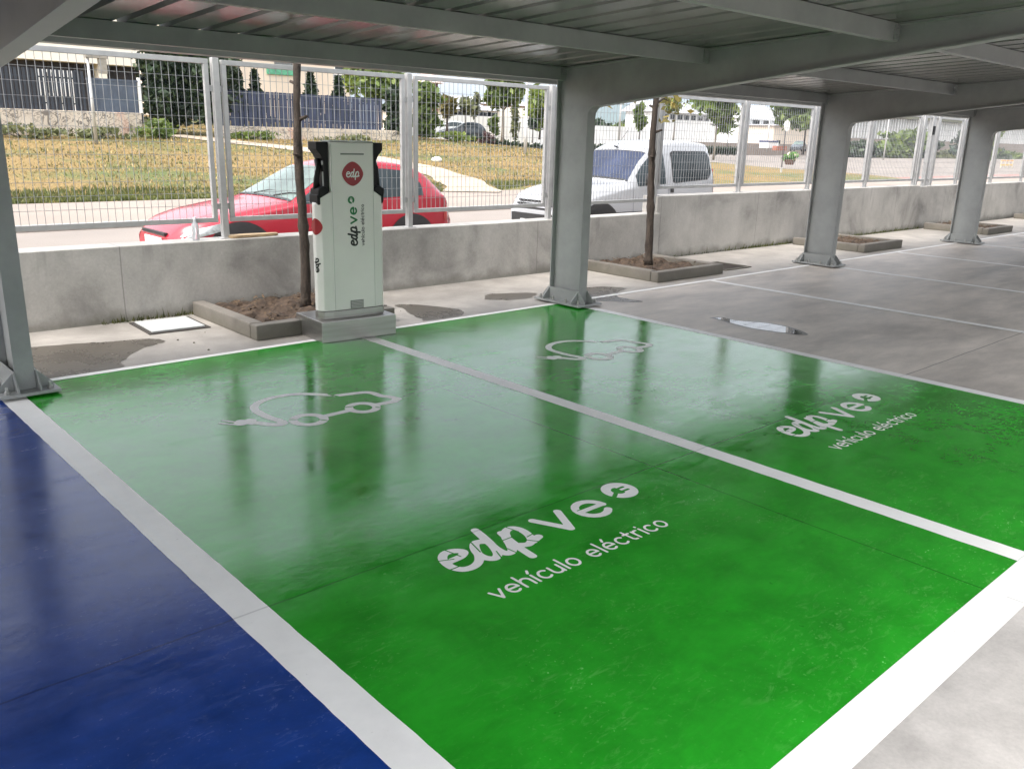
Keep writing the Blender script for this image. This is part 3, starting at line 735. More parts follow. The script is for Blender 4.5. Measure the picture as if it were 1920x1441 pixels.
# things lying on the wall and strip
wp = MB()
wp.prism([(-.26,-.05),(-.20,-.075),(.10,-.06),(.24,-.03),(.25,.03),(-.05,.06),(-.24,.04)], 2, 0, .022)
o = wp.build('wood_offcut', mat('weathered wood', (.40,.29,.17), .85, 0, .4, 14, stretch=(.4,3,1)), loc=(2.46,1.66,.644)); tag(o, 'flat brown wood offcut lying on the low wall in front of the red car', 'wood')
bo = MB().lathe([(0,0),(.030,0),(.033,.01),(.032,.06),(.034,.08),(.031,.10),(.033,.12),(.026,.145),(.013,.165),(.0135,.185),(0,.185)], 14)
m, t, b = nt('clear bottle plastic'); b.inputs['Base Color'].default_value = (.86,.92,.95,1); b.inputs['Roughness'].default_value = .12; b.inputs['Transmission Weight'].default_value = .55; b.inputs['IOR'].default_value = 1.2
t.links.new(ramp(t, noise(t, 40, 2), [(.3, (.7,.78,.82)), (.7, (.95,.97,1.0))]), b.inputs['Base Color'])
o = bo.build('plastic_bottle', m, smooth=True, loc=(1.90,1.63,.642)); tag(o, 'clear plastic bottle standing on the low wall', 'bottle')
MB().lathe([(0,.183),(.015,.183),(.015,.203),(0,.203)], 12).build('bottle_cap', mat('white cap', (.7,.7,.75), .5), o)
st = []
for k in range(18):
    x = random.choice([random.uniform(1.2,1.9), random.uniform(5.0,8.5), random.uniform(3.2,4.6)]); y = random.uniform(.15,1.4); s_ = random.uniform(.004,.010)
    b_ = MB(); b_.lathe([(0,0),(s_,.0),(s_*1.1,s_*.5),(s_*.6,s_),(0,s_)], 6, (x,y,.005)); st.append(b_)
mm = MB()
for b_ in st: mm.add(b_.v, b_.f)
o = mm.build('gravel', M['kerb']); o['kind'] = 'stuff'; o['label'] = 'scattered crumbs of gravel on the pale strip'; o['category'] = 'gravel'
# weeds along wall foot
wd = []
for k in range(900):
    x = random.choice([random.uniform(8.6,16.5), random.uniform(1.0,1.9), random.uniform(10.5,12.0), random.uniform(14,17)])
    y = 1.53 if x < 8.4 else 1.59
    y -= abs(random.gauss(0,.02)); h = random.uniform(.01,.05)*(1 if random.random() < .85 else 2); a = random.uniform(0,3.14); w = .006
    c = np.array([x,y,.004]); u = np.array([math.cos(a),math.sin(a),0])*w; tip = c+np.array([random.uniform(-.02,.02),-abs(random.uniform(0,.03)),h])
    wd += [c-u, c+u, tip]
o = quads('weeds', np.array(wd), leaf_mat('weed', (.10,.12,.03), .5, .1), None, 3); o['kind'] = 'stuff'; o['label'] = 'thin weeds along the foot of the wall'; o['category'] = 'weeds'
# ------------------------------------------------------------------ cars
class Body:
    """body surface from profiles along the length (x from nose to tail)"""
    def __init__(s, L, zt, zb, hw, inset, z0=.20, smooth=.05):
        s.L = L; s.xs = np.linspace(0, L, 161); dx = s.xs[1]
        def cv(p, sm):
            y = np.interp(s.xs, [a for a, _ in p], [b for _, b in p]); n = int(3*sm/dx)+1
            k = np.exp(-.5*(np.arange(-n, n+1)*dx/sm)**2); k /= k.sum()
            return np.convolve(np.pad(y, n, mode='edge'), k, 'valid')
        s.zt_ = cv(zt, smooth); s.zb_ = cv(zb, .12); s.hw_ = cv(hw, .04); s.inset = inset; s.z0 = z0
    def zt(s, x): return float(np.interp(x, s.xs, s.zt_))
    def hw(s, x): return float(np.interp(x, s.xs, s.hw_))
    def belt(s, x): return min(float(np.interp(x, s.xs, s.zb_)), s.zt(x)-.055)
    def zr(s, x): return max(s.belt(x)+.008, s.zt(x)-.05)
    def hwr(s, x):
        k = min(1, max(0, (s.zt(x)-s.belt(x)-.05)/.38)); return s.hw(x)*.965-.035-s.inset*k
    def ys(s, x, z):
        b = s.belt(x); h = s.hw(x)
        if z <= b:
            return h*float(np.interp(z, [s.z0, .30, .44, .62, b], [.90, .965, .992, 1.0, .968]))
        r = s.zr(x); t = min(1, (z-b)/(r-b)); return h*.968+(s.hwr(x)-h*.968)*(t+.10*math.sin(math.pi*t)*-1 if r-b > .1 else t)
    def ring(s, x):
        b = s.belt(x); r = s.zr(x); h = s.hwr(x); t = s.zt(x)
        zs = [s.z0, .26, .34, .44, .54, .5*(.54+b), b-.03, b]+[b+(r-b)*k/5 for k in range(1, 6)]
        half = [(s.ys(x, z), z) for z in zs]+[(h-.025, r+(t-r)*.55), (h-.075, r+(t-r)*.86), (h*.62, t), (h*.3, t+.008), (0, t+.011)]
        return half
    def shell(s):
        st = np.concatenate([np.linspace(0, .25, 9), np.linspace(.3, s.L-.3, 46), np.linspace(s.L-.26, s.L, 10)])
        rows = []
        for x in st:
            hf = s.ring(x); rows.append([(x, -y, z) for y, z in hf]+[(x, y, z) for y, z in hf[-2::-1]])
        m = MB().grid(rows)
        for row in (rows[0], rows[-1]):
            o = len(m.v); m.v += row; m.f.append(tuple(range(o, o+len(row)))); m.mi.append(0)
        return m
    def side(s, x0, x1, zlo, zhi, sgn=-1, off=.006, nx=16, nz=6, th=0):
        """panel hugging the flank; zlo/zhi functions of x"""
        P = []
        for i in range(nx+1):
            x = x0+(x1-x0)*i/nx; a, b = zlo(x), zhi(x)
            P.append([(x, sgn*(s.ys(x, a+(b-a)*j/nz)+off), a+(b-a)*j/nz) for j in range(nz+1)])
        return MB().grid(P)
    def topp(s, x0, x1, yf, off=.007, nx=12, ny=14):
        P = []
        for i in range(nx+1):
            x = x0+(x1-x0)*i/nx; h = yf(x); d = (s.zt(x+.01)-s.zt(x-.01))/.02; n = Vector((-d, 0, 1)).normalized()
            row = []
            for j in range(ny+1):
                y = -h+2*h*j/ny; hr = s.hwr(x); ya = abs(y); t = s.zt(x); r = s.zr(x)
                z = float(np.interp(ya, [0, hr*.3, hr*.62, hr-.075, hr-.025, hr], [t+.011, t+.008, t, r+(t-r)*.86, r+(t-r)*.55, r]))
                row.append((x+n.x*off, y, z+n.z*off))
            P.append(row)
        return MB().grid(P)
def wheel_arch(bd, cx, r, sgn):
    P = []
    for k in range(5):
        rr = r*k/4
        P.append([(cx+rr*math.cos(a), sgn*(bd.ys(cx+rr*math.cos(a), max(bd.z0, .30+rr*math.sin(a)))+.005), max(bd.z0-.01, .30+rr*math.sin(a))) for a in np.linspace(-.25, math.pi+.25, 25)])
    return MB().grid(P)
def wheel(parent, cx, y, sgn, r, mrim):
    t = MB(); t.lathe([(r*.62,-.09),(r*.93,-.09),(r,-.06),(r,.06),(r*.93,.09),(r*.62,.09)], 24)
    t.v = [(cx+a, y+c*1.0, .30+b) for a, b, c in t.v]; w = t.build('wheel', M['rubber'], parent, smooth=False)
    q = MB(); q.lathe([(0,-.07),(r*.63,-.085),(r*.63,.085),(0,.07)], 24); q.v = [(cx+a, y+c, .30+b) for a, b, c in q.v]; q.build('rim', mrim, w)
def car_paint(name, c, rough=.25): return mat(name, c, rough, .0, .04, 1.2, coat=.45, rvar=.03)
def car_glass(name, c): 
    m = mat(name, c, .05, 0, .35, 1.6, rvar=.02, spec=.14); return m
M['glass_dark'] = car_glass('tinted car glass', (.035,.045,.05))
M['glass_pale'] = car_glass('windscreen with painted sky reflection', (.13,.17,.155))  # pale base colour stands in for sky reflected in the glass
M['glass_blue'] = car_glass('bluish windscreen glass', (.035,.045,.08))  # even dark bluish glass colour
M['lamp'] = mat('clear headlamp', (.36,.38,.38), .12, .3, .3, 30, coat=1)
M['tail'] = mat('red tail lamp', (.35,.01,.01), .15, 0, .2, 30, coat=1)
M['plate'] = mat('number plate', (.72,.72,.70), .4, 0, .05, 10)
M['trim'] = mat('dark car trim', (.02,.02,.021), .55, 0, .3, 20)
M['rim'] = mat('wheel rim', (.42,.42,.43), .35, .7, .2, 20)
M['seam'] = mat('dark panel gap', (.03,.008,.008), .8)

def both(f):
    for s in (-1, 1): f(s)
# red hatchback
bd = Body(4.08, [(0,.52),(.04,.62),(.14,.705),(.5,.80),(1.0,.885),(1.42,.945),(2.15,1.36),(2.45,1.425),(2.9,1.435),(3.3,1.40),(3.6,1.30),(3.92,.99),(4.04,.86),(4.08,.55)],
          [(0,.52),(.5,.74),(1.45,.90),(2.5,.93),(4.08,.97)], [(0,.50),(.10,.64),(.3,.76),(.7,.81),(1.5,.83),(3.0,.83),(3.6,.80),(3.95,.72),(4.08,.60)], .19)
red = car_paint('red car paint', (.33,.008,.022)); rc = empty('red_car', (2.64,3.86,-.2)); tag(rc, 'red three door hatchback parked behind the fence, seen from its nose', 'car')
# body is modelled around its own centre line
hb = empty('tmp'); bpy.data.objects.remove(hb)
def carpart(mb, name, m, parent, smooth=True, off=(0,.83,0)):
    mb.v = [(a+off[0], b+off[1], c+off[2]) for a, b, c in mb.v]; return mb.build(name, m, parent, smooth)
body = carpart(bd.shell(), 'body', red, rc)
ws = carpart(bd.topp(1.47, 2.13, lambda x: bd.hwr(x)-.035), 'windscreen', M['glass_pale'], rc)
fr = MB(); g = bd.topp(1.435, 1.475, lambda x: bd.hwr(x)-.03, .009, 2); carpart(g, 'cowl', M['trim'], rc)
for yy in (-.25,.30):
    w = MB(); w.tube([(1.47,yy,bd.zt(1.47)+.022),(1.56,yy-.25,bd.zt(1.56)+.018),(1.60,yy-.52,bd.zt(1.6)+.004)], .008, 5); carpart(w, 'wiper', M['trim'], rc)
for sx in (-1, 1):
    g = carpart(bd.side(1.56, 2.62, lambda x: bd.belt(x)+.015, lambda x: max(bd.belt(x)+.016, min(bd.zr(x)-.015, bd.belt(x)+.6)), sx, .006, 24), 'door_window', M['glass_dark'], rc)
    carpart(bd.side(2.70, 3.48, lambda x: bd.belt(x)+.03, lambda x: max(bd.belt(x)+.031, bd.zr(x)-.045-max(0, x-3.2)*.35), sx), 'rear_window', M['glass_dark'], rc)
    for x in (1.52, 2.66): carpart(bd.side(x, x+.008, lambda q: .34, lambda q: bd.belt(q), sx, .0035, 1, 10), 'door_seam', M['seam'], rc)
    carpart(bd.side(.05, .52, lambda x: bd.zt(x)-.165, lambda x: bd.zt(x)-.075, sx, .006, 10, 4), 'headlight', M['lamp'], rc)
    carpart(bd.side(3.86, 4.02, lambda x: .62, lambda x: .84, sx, .006, 6, 6), 'tail_light', M['tail'], rc)
    carpart(bd.side(.10, .30, lambda x: .40, lambda x: .45, sx, .007, 5, 2), 'fog_light', M['lamp'], rc)
    carpart(bd.side(.02, .62, lambda x: .355, lambda x: .40, sx, .006, 8, 2), 'bumper_strip', M['trim'], rc)
    carpart(bd.side(1.05, 3.0, lambda x: .50, lambda x: .545, sx, .007, 12, 2), 'side_moulding', mat('red moulding', (.30,.01,.02), .4), rc)
    for cx in (.74, 3.25):
        carpart(wheel_arch(bd, cx, .44, sx), 'wheel_arch', M['trim'], rc); wheel(rc, cx, .83+sx*(bd.hw(cx)-.085), sx, .31, M['rim'])
    mr = MB(); mr.lathe([(0,-.085),(.05,-.075),(.075,-.02),(.07,.04),(.04,.075),(0,.08)], 12); mr.v = [(1.80+c*.35+b*.3, sx*(bd.hw(1.8)+.085)+a*1.1, .965+b*.85) for a, b, c in mr.v]
    carpart(mr, 'mirror', red, rc)
    st_ = MB(); st_.box(1.76,1.82, min(sx*.80, sx*.86), max(sx*.80, sx*.86), .92,.95); carpart(st_, 'mirror_stalk', M['trim'], rc, False)
    carpart(bd.side(2.42,2.58, lambda x: .80, lambda x: .835, sx, .016, 3, 1), 'door_handle', M['trim'], rc)
gr = MB(); gr.box(-.012,.03,-.36,.36,.565,.60); gr.box(-.012,.03,-.40,.40,.30,.38); carpart(gr, 'grille', M['trim'], rc, False)
np_ = MB(); np_.box(-.022,-.006,-.26,.26,.42,.53); carpart(np_, 'number_plate', M['plate'], rc, False)
hl = MB().grid([[(x, y0*s_, bd.zt(x)+.004) for s_ in (1,)] for x in (0,1) for y0 in (0,)]) if False else None
for sy_ in (-1, 1):
    w = MB(); pts = [(x, sy_*(.40+.10*(x/1.4)), bd.zt(x)+.004) for x in np.linspace(.2, 1.38, 12)]
    P = [[(x, y-.006, z), (x, y+.006, z+.001)] for x, y, z in pts]; w.grid(P); carpart(w, 'bonnet_crease', mat('bonnet crease', (.42,.012,.03), .3), rc)

# white van
bv = Body(4.12, [(0,.55),(.04,.70),(.16,.84),(.5,.945),(.95,1.02),(1.50,1.09),(2.12,1.61),(2.4,1.72),(2.8,1.79),(3.3,1.80),(3.85,1.77),(4.02,1.68),(4.09,1.2),(4.12,.5)],
          [(0,.60),(.6,.84),(1.5,.99),(2.4,1.03),(4.12,1.12)], [(0,.52),(.10,.66),(.3,.78),(.7,.83),(1.5,.85),(3.4,.85),(3.9,.83),(4.06,.78),(4.12,.70)], .13)
vp = car_paint('white van paint', (.36,.37,.385)); vn = empty('white_van', (8.95,3.82,-.2)); tag(vn, 'white window van parked beyond the fence between two carport columns', 'van')
vo = (0,.85,0)
carpart(bv.shell(), 'body', vp, vn, off=vo)
carpart(bv.topp(1.56, 2.10, lambda x: bv.hwr(x)-.03), 'windscreen', M['glass_blue'], vn, off=vo)
carpart(bv.topp(1.525, 1.562, lambda x: bv.hwr(x)-.02, .009, 2), 'cowl', M['trim'], vn, off=vo)
carpart(bv.topp(2.098, 2.118, lambda x: bv.hwr(x)-.02, .009, 2), 'windscreen_seal', M['trim'], vn, off=vo)
for sx in (-1, 1):
    carpart(bv.side(1.74, 2.50, lambda x: bv.belt(x)-.02+.04, lambda x: max(bv.belt(x)+.03, min(bv.zr(x)-.05, 1.60)), sx), 'door_window', M['glass_dark'], vn, off=vo)
    def rw(o, e): return carpart(bv.side(2.72-e, 3.88+e, lambda x: bv.belt(x)+.035-e+max(0, .06-(x-2.72+e))*.6+max(0, x-3.78)*.9, lambda x: 1.60+e-max(0, x-3.80)*1.0-max(0, .05-(x-2.72+e))*.8, sx, o, 18, 6), 'rear_window' if e == 0 else 'window_seal', M['glass_dark'] if e == 0 else M['trim'], vn, off=vo)
    rw(.005, .022); q = rw(.009, 0)
    for x in (1.60, 2.58): carpart(bv.side(x, x+.009, lambda q: .34, lambda q: bv.belt(q), sx, .0035, 1, 10), 'door_seam', mat('van panel gap', (.10,.10,.11), .8), vn, off=vo)
    carpart(bv.side(2.70, 4.0, lambda x: .80, lambda x: .815, sx, .006, 6, 1), 'slide_rail', mat('van rail grey', (.22,.22,.23), .6), vn, off=vo)
    carpart(bv.side(.02, 1.0, lambda x: .24, lambda x: .62, sx, .008, 10, 3), 'bumper', M['trim'], vn, off=vo)
    carpart(bv.side(1.1, 3.0, lambda x: .25, lambda x: .60, sx, .008, 10, 3), 'sill', M['trim'], vn, off=vo)
    carpart(bv.side(.10, .45, lambda x: bv.zt(x)-.23, lambda x: bv.zt(x)-.07, sx, .007, 8, 4), 'headlight', M['lamp'], vn, off=vo)
    carpart(bv.side(4.0, 4.075, lambda x: .86, lambda x: 1.30, sx, .007, 4, 6), 'tail_light', M['tail'], vn, off=vo)
    for cx in (.80, 3.28):
        carpart(wheel_arch(bv, cx, .48, sx), 'wheel_arch', M['trim'], vn, off=vo); wheel(vn, cx, .85+sx*(bv.hw(cx)-.085), sx, .30, M['rim'])
    carpart(bv.side(2.62,2.72, lambda x: .90, lambda x: .97, sx, .014, 3, 2), 'door_handle', M['trim'], vn, off=vo)
    mr = MB(); mr.lathe([(0,-.10),(.06,-.09),(.085,0),(.06,.09),(0,.10)], 10); mr.v = [(1.86+b*.4, sx*(bv.hw(1.8)+.10)+a, 1.14+c*1.1) for a, b, c in mr.v]
    carpart(mr, 'mirror', M['trim'], vn, off=vo)
# round door badge with a dash
bdg = MB(); ring = []
for k in range(20):
    a = 2*math.pi*k/20
    ring.append([(2.08+rr*math.cos(a), -(bv.ys(2.08+rr*math.cos(a), .78+rr*math.sin(a))+.006), .78+rr*math.sin(a)) for rr in (.045,.085)])
ring.append(ring[0]); bdg.grid(ring)
bdg.grid([[(x, -(bv.ys(x, z)+.006), z) for z in (.765,.795)] for x in (2.20,2.32)])
carpart(bdg, 'door_badge', mat('blue grey badge', (.10,.13,.18), .5), vn, off=vo)
gr = MB()
for z in (.64,.70,.755): gr.box(-.005+(z-.64)*.6,.12,-.42,.42,z,z+.025)
carpart(gr, 'grille', M['trim'], vn, False, off=vo)
lo = MB(); lo.box(-.02,.05,-.50,.50,.26,.56); carpart(lo, 'front_bumper', M['trim'], vn, False, off=vo)
np_ = MB(); np_.box(-.034,-.021,-.26,.26,.36,.46); carpart(np_, 'number_plate', M['plate'], vn, False, off=vo)
an = MB(); an.tube([(2.22,.10,bv.zt(2.22)),(2.10,.10,bv.zt(2.2)+.04)], .016, 6); an.tube([(2.16,.10,bv.zt(2.2)+.02),(2.45,.10,bv.zt(2.2)+.32)], .004, 5); carpart(an, 'aerial', M['trim'], vn, off=vo)
rb = MB(); rb.box(2.55,2.60,-.5,.5,1.80,1.84); 

# distant parked cars: simple body, glass, wheels
def far_car(x, y, z, rz, c, label):
    t = empty('parked_car', (x, y, z), rz); tag(t, label, 'car', 'cars parked far beyond the field')
    pm = car_paint('far paint %s' % label[:12], c)
    def pp(mb, n, m): mb.v = [(a-2.04, b, d) for a, b, d in mb.v]; mb.build(n, m, t, True)
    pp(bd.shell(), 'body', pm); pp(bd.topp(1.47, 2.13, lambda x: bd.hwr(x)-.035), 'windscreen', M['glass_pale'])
    for s in (-1, 1):
        pp(bd.side(1.66, 3.45, lambda x: bd.belt(x)+.03, lambda x: max(bd.belt(x)+.031, bd.zr(x)-.045), s), 'side_window', M['glass_dark'])
        for cx in (.74, 3.25):
            w = MB(); w.lathe([(0,-.1),(.3,-.09),(.3,.09),(0,.1)], 16); w.v = [(cx+a, s*(bd.hw(cx)-.08)+d, .30+b) for a, b, d in w.v]; pp(w, 'wheel', M['rubber'])
# ------------------------------------------------------------------ terrain beyond the wall
def zf(x, y):
    s = .060 if x < 30 else max(.012, .060-.048*(x-30)/22)
    k = min(max(y-15.4, 0), 40)
    return -.10+s*k+.05*math.sin(x*.35)*math.sin(y*.3)*min(1, k/4)
o = raw('street', [(-200,1.6,-.2),(900,1.6,-.2),(900,900,-.2),(-200,900,-.2)], [(0,1,2,3)], M['road']); struct(o, 'pale street running past the car park wall')
sheet('sidewalk', [(-60,1.80),(80,1.80),(80,3.2),(-60,3.2)], -.19, M['pave'], 'pale pavement just outside the wall')
mb = MB(); mb.box(-60,60,10.55,10.72,-.2,-.09); struct(mb.build('kerb', M['kerbpale'], bevel=.02), 'street kerb beyond the parked cars')
mb = MB(); mb.box(-60,60,10.72,15.2,-.2,-.095); struct(mb.build('far_sidewalk', M['pave']), 'broad pale pavement on the far side of the street')
sheet('red_pavement', [(36,12.5),(75,12.5),(75,17.5),(46,17.5)], -.192, M['pinkpave'], 'reddish pavement patch at the right beyond the wall')
# field: raised grid with rounded right boundary
def xr(y): return 47+.36*(y-15)
P = []
ys_ = np.concatenate([[15.2], np.linspace(15.4, 75, 60)])
for y in ys_:
    P.append([(x, y, (zf(x, y) if y > 15.3 else -.2)) for x in np.linspace(-70, xr(y), 90)])
struct(MB().grid(P).build('field', M['field'], smooth=True), 'dry yellow and green grass field rising behind the street')
def ribbon(name, pts, w, m, label, dz=.03):
    C = smooth_path(pts, 8); L = []
    for i, (x, y) in enumerate(C):
        a = C[max(i-1, 0)]; b = C[min(i+1, len(C)-1)]; d = Vector((b[0]-a[0], b[1]-a[1])).normalized(); n = Vector((-d.y, d.x))
        row = []
        for k in (-1,-.5,0,.5,1):
            ww = w*(1+.12*math.sin(i*.8+k)); X = x+n.x*ww*k/2; Y = y+n.y*ww*k/2; row.append((X, Y, zf(X, Y)+dz))
        L.append(row)
    return struct(MB().grid(L).build(name, m, smooth=True), label)
PATH = [(16.0,14.7),(17.5,17.0),(18.9,20.5),(19.3,24.5),(18.6,29),(16.8,33),(15.2,36)]
ribbon('dirt_path', PATH, 1.7, M['path'], 'trodden pale dirt path crossing the field diagonally')
# grass blades: near band dense, then thinning
def blades(n, y0, y1, hmin, hmax, name, m, label):
    V = []
    x = RNG.uniform(-6, 52, n*3); y = y0+(y1-y0)*RNG.uniform(0, 1, n*3)**1.5
    keep = (x > 1.0+(y-15)*.22-3) & (x < 17+(y-15)*2.2)
    x = x[keep][:n]; y = y[keep][:n]
    pc = np.array(smooth_path(PATH, 4)); d = np.min(np.hypot(x[:, None]-pc[None, :, 0], y[:, None]-pc[None, :, 1]), 1)
    m_ = d > .95
    if name == 'tall_weeds': m_ &= (np.sin(x*1.9+2*np.sin(y*.8))*np.sin(y*1.3+x*.5) > .62)
    x = x[m_]; y = y[m_]; N = len(x)
    z = np.array([zf(a, b) for a, b in zip(x, y)])
    patch = .5+.5*np.sin(x*.7+np.sin(y*.9)*2)*np.sin(y*.55+x*.2)
    h = RNG.uniform(hmin, hmax, N)*(.5+patch); a = RNG.uniform(0, np.pi, N); w = RNG.uniform(.012,.03, N)*(1+(y-15)*.05)
    u = np.stack([np.cos(a)*w, np.sin(a)*w, 0*a], 1); c = np.stack([x, y, z-.02], 1); tip = c+np.stack([RNG.normal(0,.35,N)*h, RNG.normal(0,.35,N)*h, h], 1)
    V = np.stack([c-u, c+u, tip], 1).reshape(-1, 3)
    o = quads(name, V, m, None, 3); o['kind'] = 'stuff'; o['label'] = label; o['category'] = 'grass'
M['blade_dry'] = leaf_mat('dry grass blade', (.33,.26,.12), .4, .3); M['blade_green'] = leaf_mat('green grass blade', (.115,.14,.04), .5, .3)
blades(20000, 15.25, 17.3, .05, .16, 'grass', M['blade_green'], 'green verge grass along the street edge of the field')
blades(42000, 16.2, 44, .03, .12, 'dry_grass', M['blade_dry'], 'dry straw coloured grass covering the field')
blades(8000, 17, 44, .04, .12, 'green_grass', M['blade_green'], 'tufts of greener grass scattered over the field')

blades(3500, 18, 46, .12, .34, 'tall_weeds', M['blade_green'], 'scattered taller green weeds in the field')
# ------------------------------------------------------------------ trees
def leaves_at(C, size, flatness=.5):
    """random leaf quads around centres"""
    n = len(C); a = RNG.normal(0, 1, (n, 3)); a /= np.linalg.norm(a, axis=1)[:, None]; b = RNG.normal(0, 1, (n, 3)); b -= a*(a*b).sum(1)[:, None]; b /= np.linalg.norm(b, axis=1)[:, None]
    s = size*RNG.uniform(.6, 1.35, n)[:, None]
    return np.stack([C-a*s-b*s*flatness*.4, C-a*s*.1-b*s*flatness, C+a*s, C-a*s*.1+b*s*flatness], 1).reshape(-1, 3)
def crown_points(kind, c, rx, rz, n, clumps=26):
    """leaf centres in clumps through an uneven crown volume; c is crown centre"""
    if kind == 'cone':
        t = RNG.uniform(0, 1, clumps*3)**.8; rad = rx*(1-t)*(.55+.5*RNG.uniform(0, 1, len(t))); a = RNG.uniform(0, 6.283, len(t))
        K = np.stack([rad*np.cos(a), rad*np.sin(a), -rz+2*rz*t], 1); sz = np.stack([rx*.30*(1.1-t)]*2+[rz*.07+0*t], 1)
    elif kind == 'column':
        t = RNG.uniform(-1, 1, clumps*2); rad = rx*np.sqrt(np.clip(1-np.abs(t)**3, .05, 1))*RNG.uniform(.2, .85, len(t)); a = RNG.uniform(0, 6.283, len(t))
        K = np.stack([rad*np.cos(a), rad*np.sin(a), rz*t], 1); sz = np.stack([rx*.30+0*t]*2+[rz*.16+0*t], 1)
    else:
        d = RNG.normal(0, 1, (clumps, 3)); d /= np.linalg.norm(d, axis=1)[:, None]; r = RNG.uniform(.25, 1.0, clumps)**.6
        K = d*r[:, None]*np.array([rx, rx, rz])*.85; f = RNG.uniform(.18, .36, clumps); sz = np.stack([rx*f, rx*f, rz*f*.8], 1)
    i = RNG.integers(0, len(K), n)
    return np.array(c)+K[i]+RNG.normal(0, .55, (n, 3))*sz[i], np.array(c)+K
def tree(name, base, h, rx, rz, kind, n, leaf, m, label, trunk_r=.12, bark='bark', group=None, cat='tree', bare=None, clumps=26):
    """tapered trunk with limbs, clumped leaf crown"""
    t = empty(name, base); tag(t, label, cat, group)
    top = h; cz = h-rz
    C, K = crown_points(kind, (0, 0, cz), rx, rz, n, clumps)
    tr = MB(); lean = random.uniform(-.03,.03)*h
    zs = np.linspace(0, cz+rz*(.85 if kind == 'cone' else .35), 7)
    pts = [(lean*(z/h)**2+.02*math.sin(z*2), .02*math.cos(z*1.7), z) for z in zs]
    tr.tube(pts, [trunk_r*(1.15 if i == 0 else 1-.11*i) for i in range(7)], 8)
    ks = K[RNG.permutation(len(K))[:14]]
    for k in ks:
        z0 = max(cz-rz*1.0, min(zs[-1], k[2]-np.hypot(k[0], k[1])*.8)); st_ = Vector((lean*(z0/h)**2, 0, z0)); e = Vector(k)
        mid = (st_+e)/2+Vector((0,0,-.06*rz)); tr.tube([st_, mid, e], [trunk_r*.42, trunk_r*.25, trunk_r*.09], 5)
    tr.build('trunk', M[bark], t, smooth=True)
    quads('crown', leaves_at(C, leaf), m, t)
    return t
M['leaf_bright'] = leaf_mat('fresh green leaves', (.19,.26,.05), .45, .4)
M['leaf_mid'] = leaf_mat('mid green leaves', (.12,.18,.04), .45, .35)
M['leaf_dark'] = leaf_mat('dark evergreen leaves', (.026,.050,.019), .5, .12)
M['leaf_blue'] = leaf_mat('blue green needles', (.035,.065,.045), .5, .12)
M['leaf_olive'] = leaf_mat('olive leaves', (.14,.16,.07), .4, .3)
M['leaf_plum'] = leaf_mat('plum coloured leaves', (.10,.055,.055), .45, .2)
M['leaf_amber'] = leaf_mat('young reddish green leaves', (.20,.18,.055), .45, .4)

# young trees standing in the planters (crown above the canopy edge)
def young_tree(x, y, lean, r, label, low=False):
    t = empty('young_tree', (x, y, .08)); tag(t, label, 'tree', 'young trees in the planters')
    tr = MB(); zs = np.linspace(0, 3.6, 46)
    tr.tube([(lean*z/2+.014*math.sin(z*3.1)+random.uniform(-.003,.003), .02*math.sin(z*1.3)+random.uniform(-.003,.003), z) for z in zs], [r*(1.3 if i == 0 else 1-.014*i)*random.uniform(.92,1.08)*(1.18 if i in (9,17,26) else 1) for i in range(46)], 12)
    for zk, ak in ((.72,.6),(1.31,3.4),(1.62,5.2),(1.9,2.0)): tr.tube([(lean*zk/2, 0, zk), (lean*zk/2+math.cos(ak)*r*1.7, math.sin(ak)*r*1.7, zk+.03)], [r*.4, r*.25], 6)
    tips = []
    nb = 11
    for k in range(nb):
        z0 = (1.95 if low else 2.35)+k*.13; a = k*2.4+.4; L = random.uniform(.5,.9)
        s = Vector((lean*z0/2, 0, z0)); e = s+Vector((math.cos(a)*L, math.sin(a)*L, .30 if k > 2 else .05)); mid = (s+e)/2+Vector((0,0,.05 if low and k < 3 else -.04))
        tr.tube([s, mid, e], [r*.34, r*.2, r*.07], 5); tips.append((mid, e))
    tr.build('trunk', M['bark'], t, smooth=True)
    C = []
    for mid, e in tips:
        n = 60
        for _ in range(n):
            q = random.uniform(.25, 1.1); p = mid.lerp(e, q); C.append([p.x+random.gauss(0,.13), p.y+random.gauss(0,.13), p.z+random.gauss(0,.10)])
    quads('crown', leaves_at(np.array(C), .055), M['leaf_amber'] if low else M['leaf_bright'], t)
young_tree(2.565, .90, .012, .047, 'thin dark trunked young tree left of the charger, crown hidden above the roof')
young_tree(7.44, .92, -.055, .052, 'thin dark trunked young tree at the wall step in front of the white van', True)

# ------------------------------------------------------------------ left buildings
M['cream'] = mat('cream facade render', (.90,.83,.70), .85, 0, .06, .6)
M['beige'] = mat('beige facade panels', (.70,.60,.49), .85, 0, .06, .5)
M['darkband'] = mat('dark recess', (.035,.03,.032), .8, 0, .3, 1)  # near-black colour puts the ground floor recess's shade into the wall
M['slat'] = mat('dark blue grey slats', (.030,.036,.048), .55, 0, .35, 2)
M['gatepanel'] = mat('blue grey gate sheet', (.075,.095,.13), .5, 0, .25, 1.5)
M['white'] = mat('white render', (.80,.80,.78), .8, 0, .06, .7)
M['whitebar'] = mat('white bars', (.78,.78,.76), .5, 0, .05, 4)
M['pole'] = mat('galvanised lamp pole', (.48,.48,.47), .45, .3, .12, 3)
M['greysheet'] = mat('grey roof sheet', (.40,.41,.43), .6, 0, .15, .8)
M['brick'] = mat('ochre brick wall', (.50,.33,.22), .85, 0, .15, 1.5)
M['window'] = mat('dark window glass', (.03,.035,.04), .1, 0, .4, 1, spec=.8)
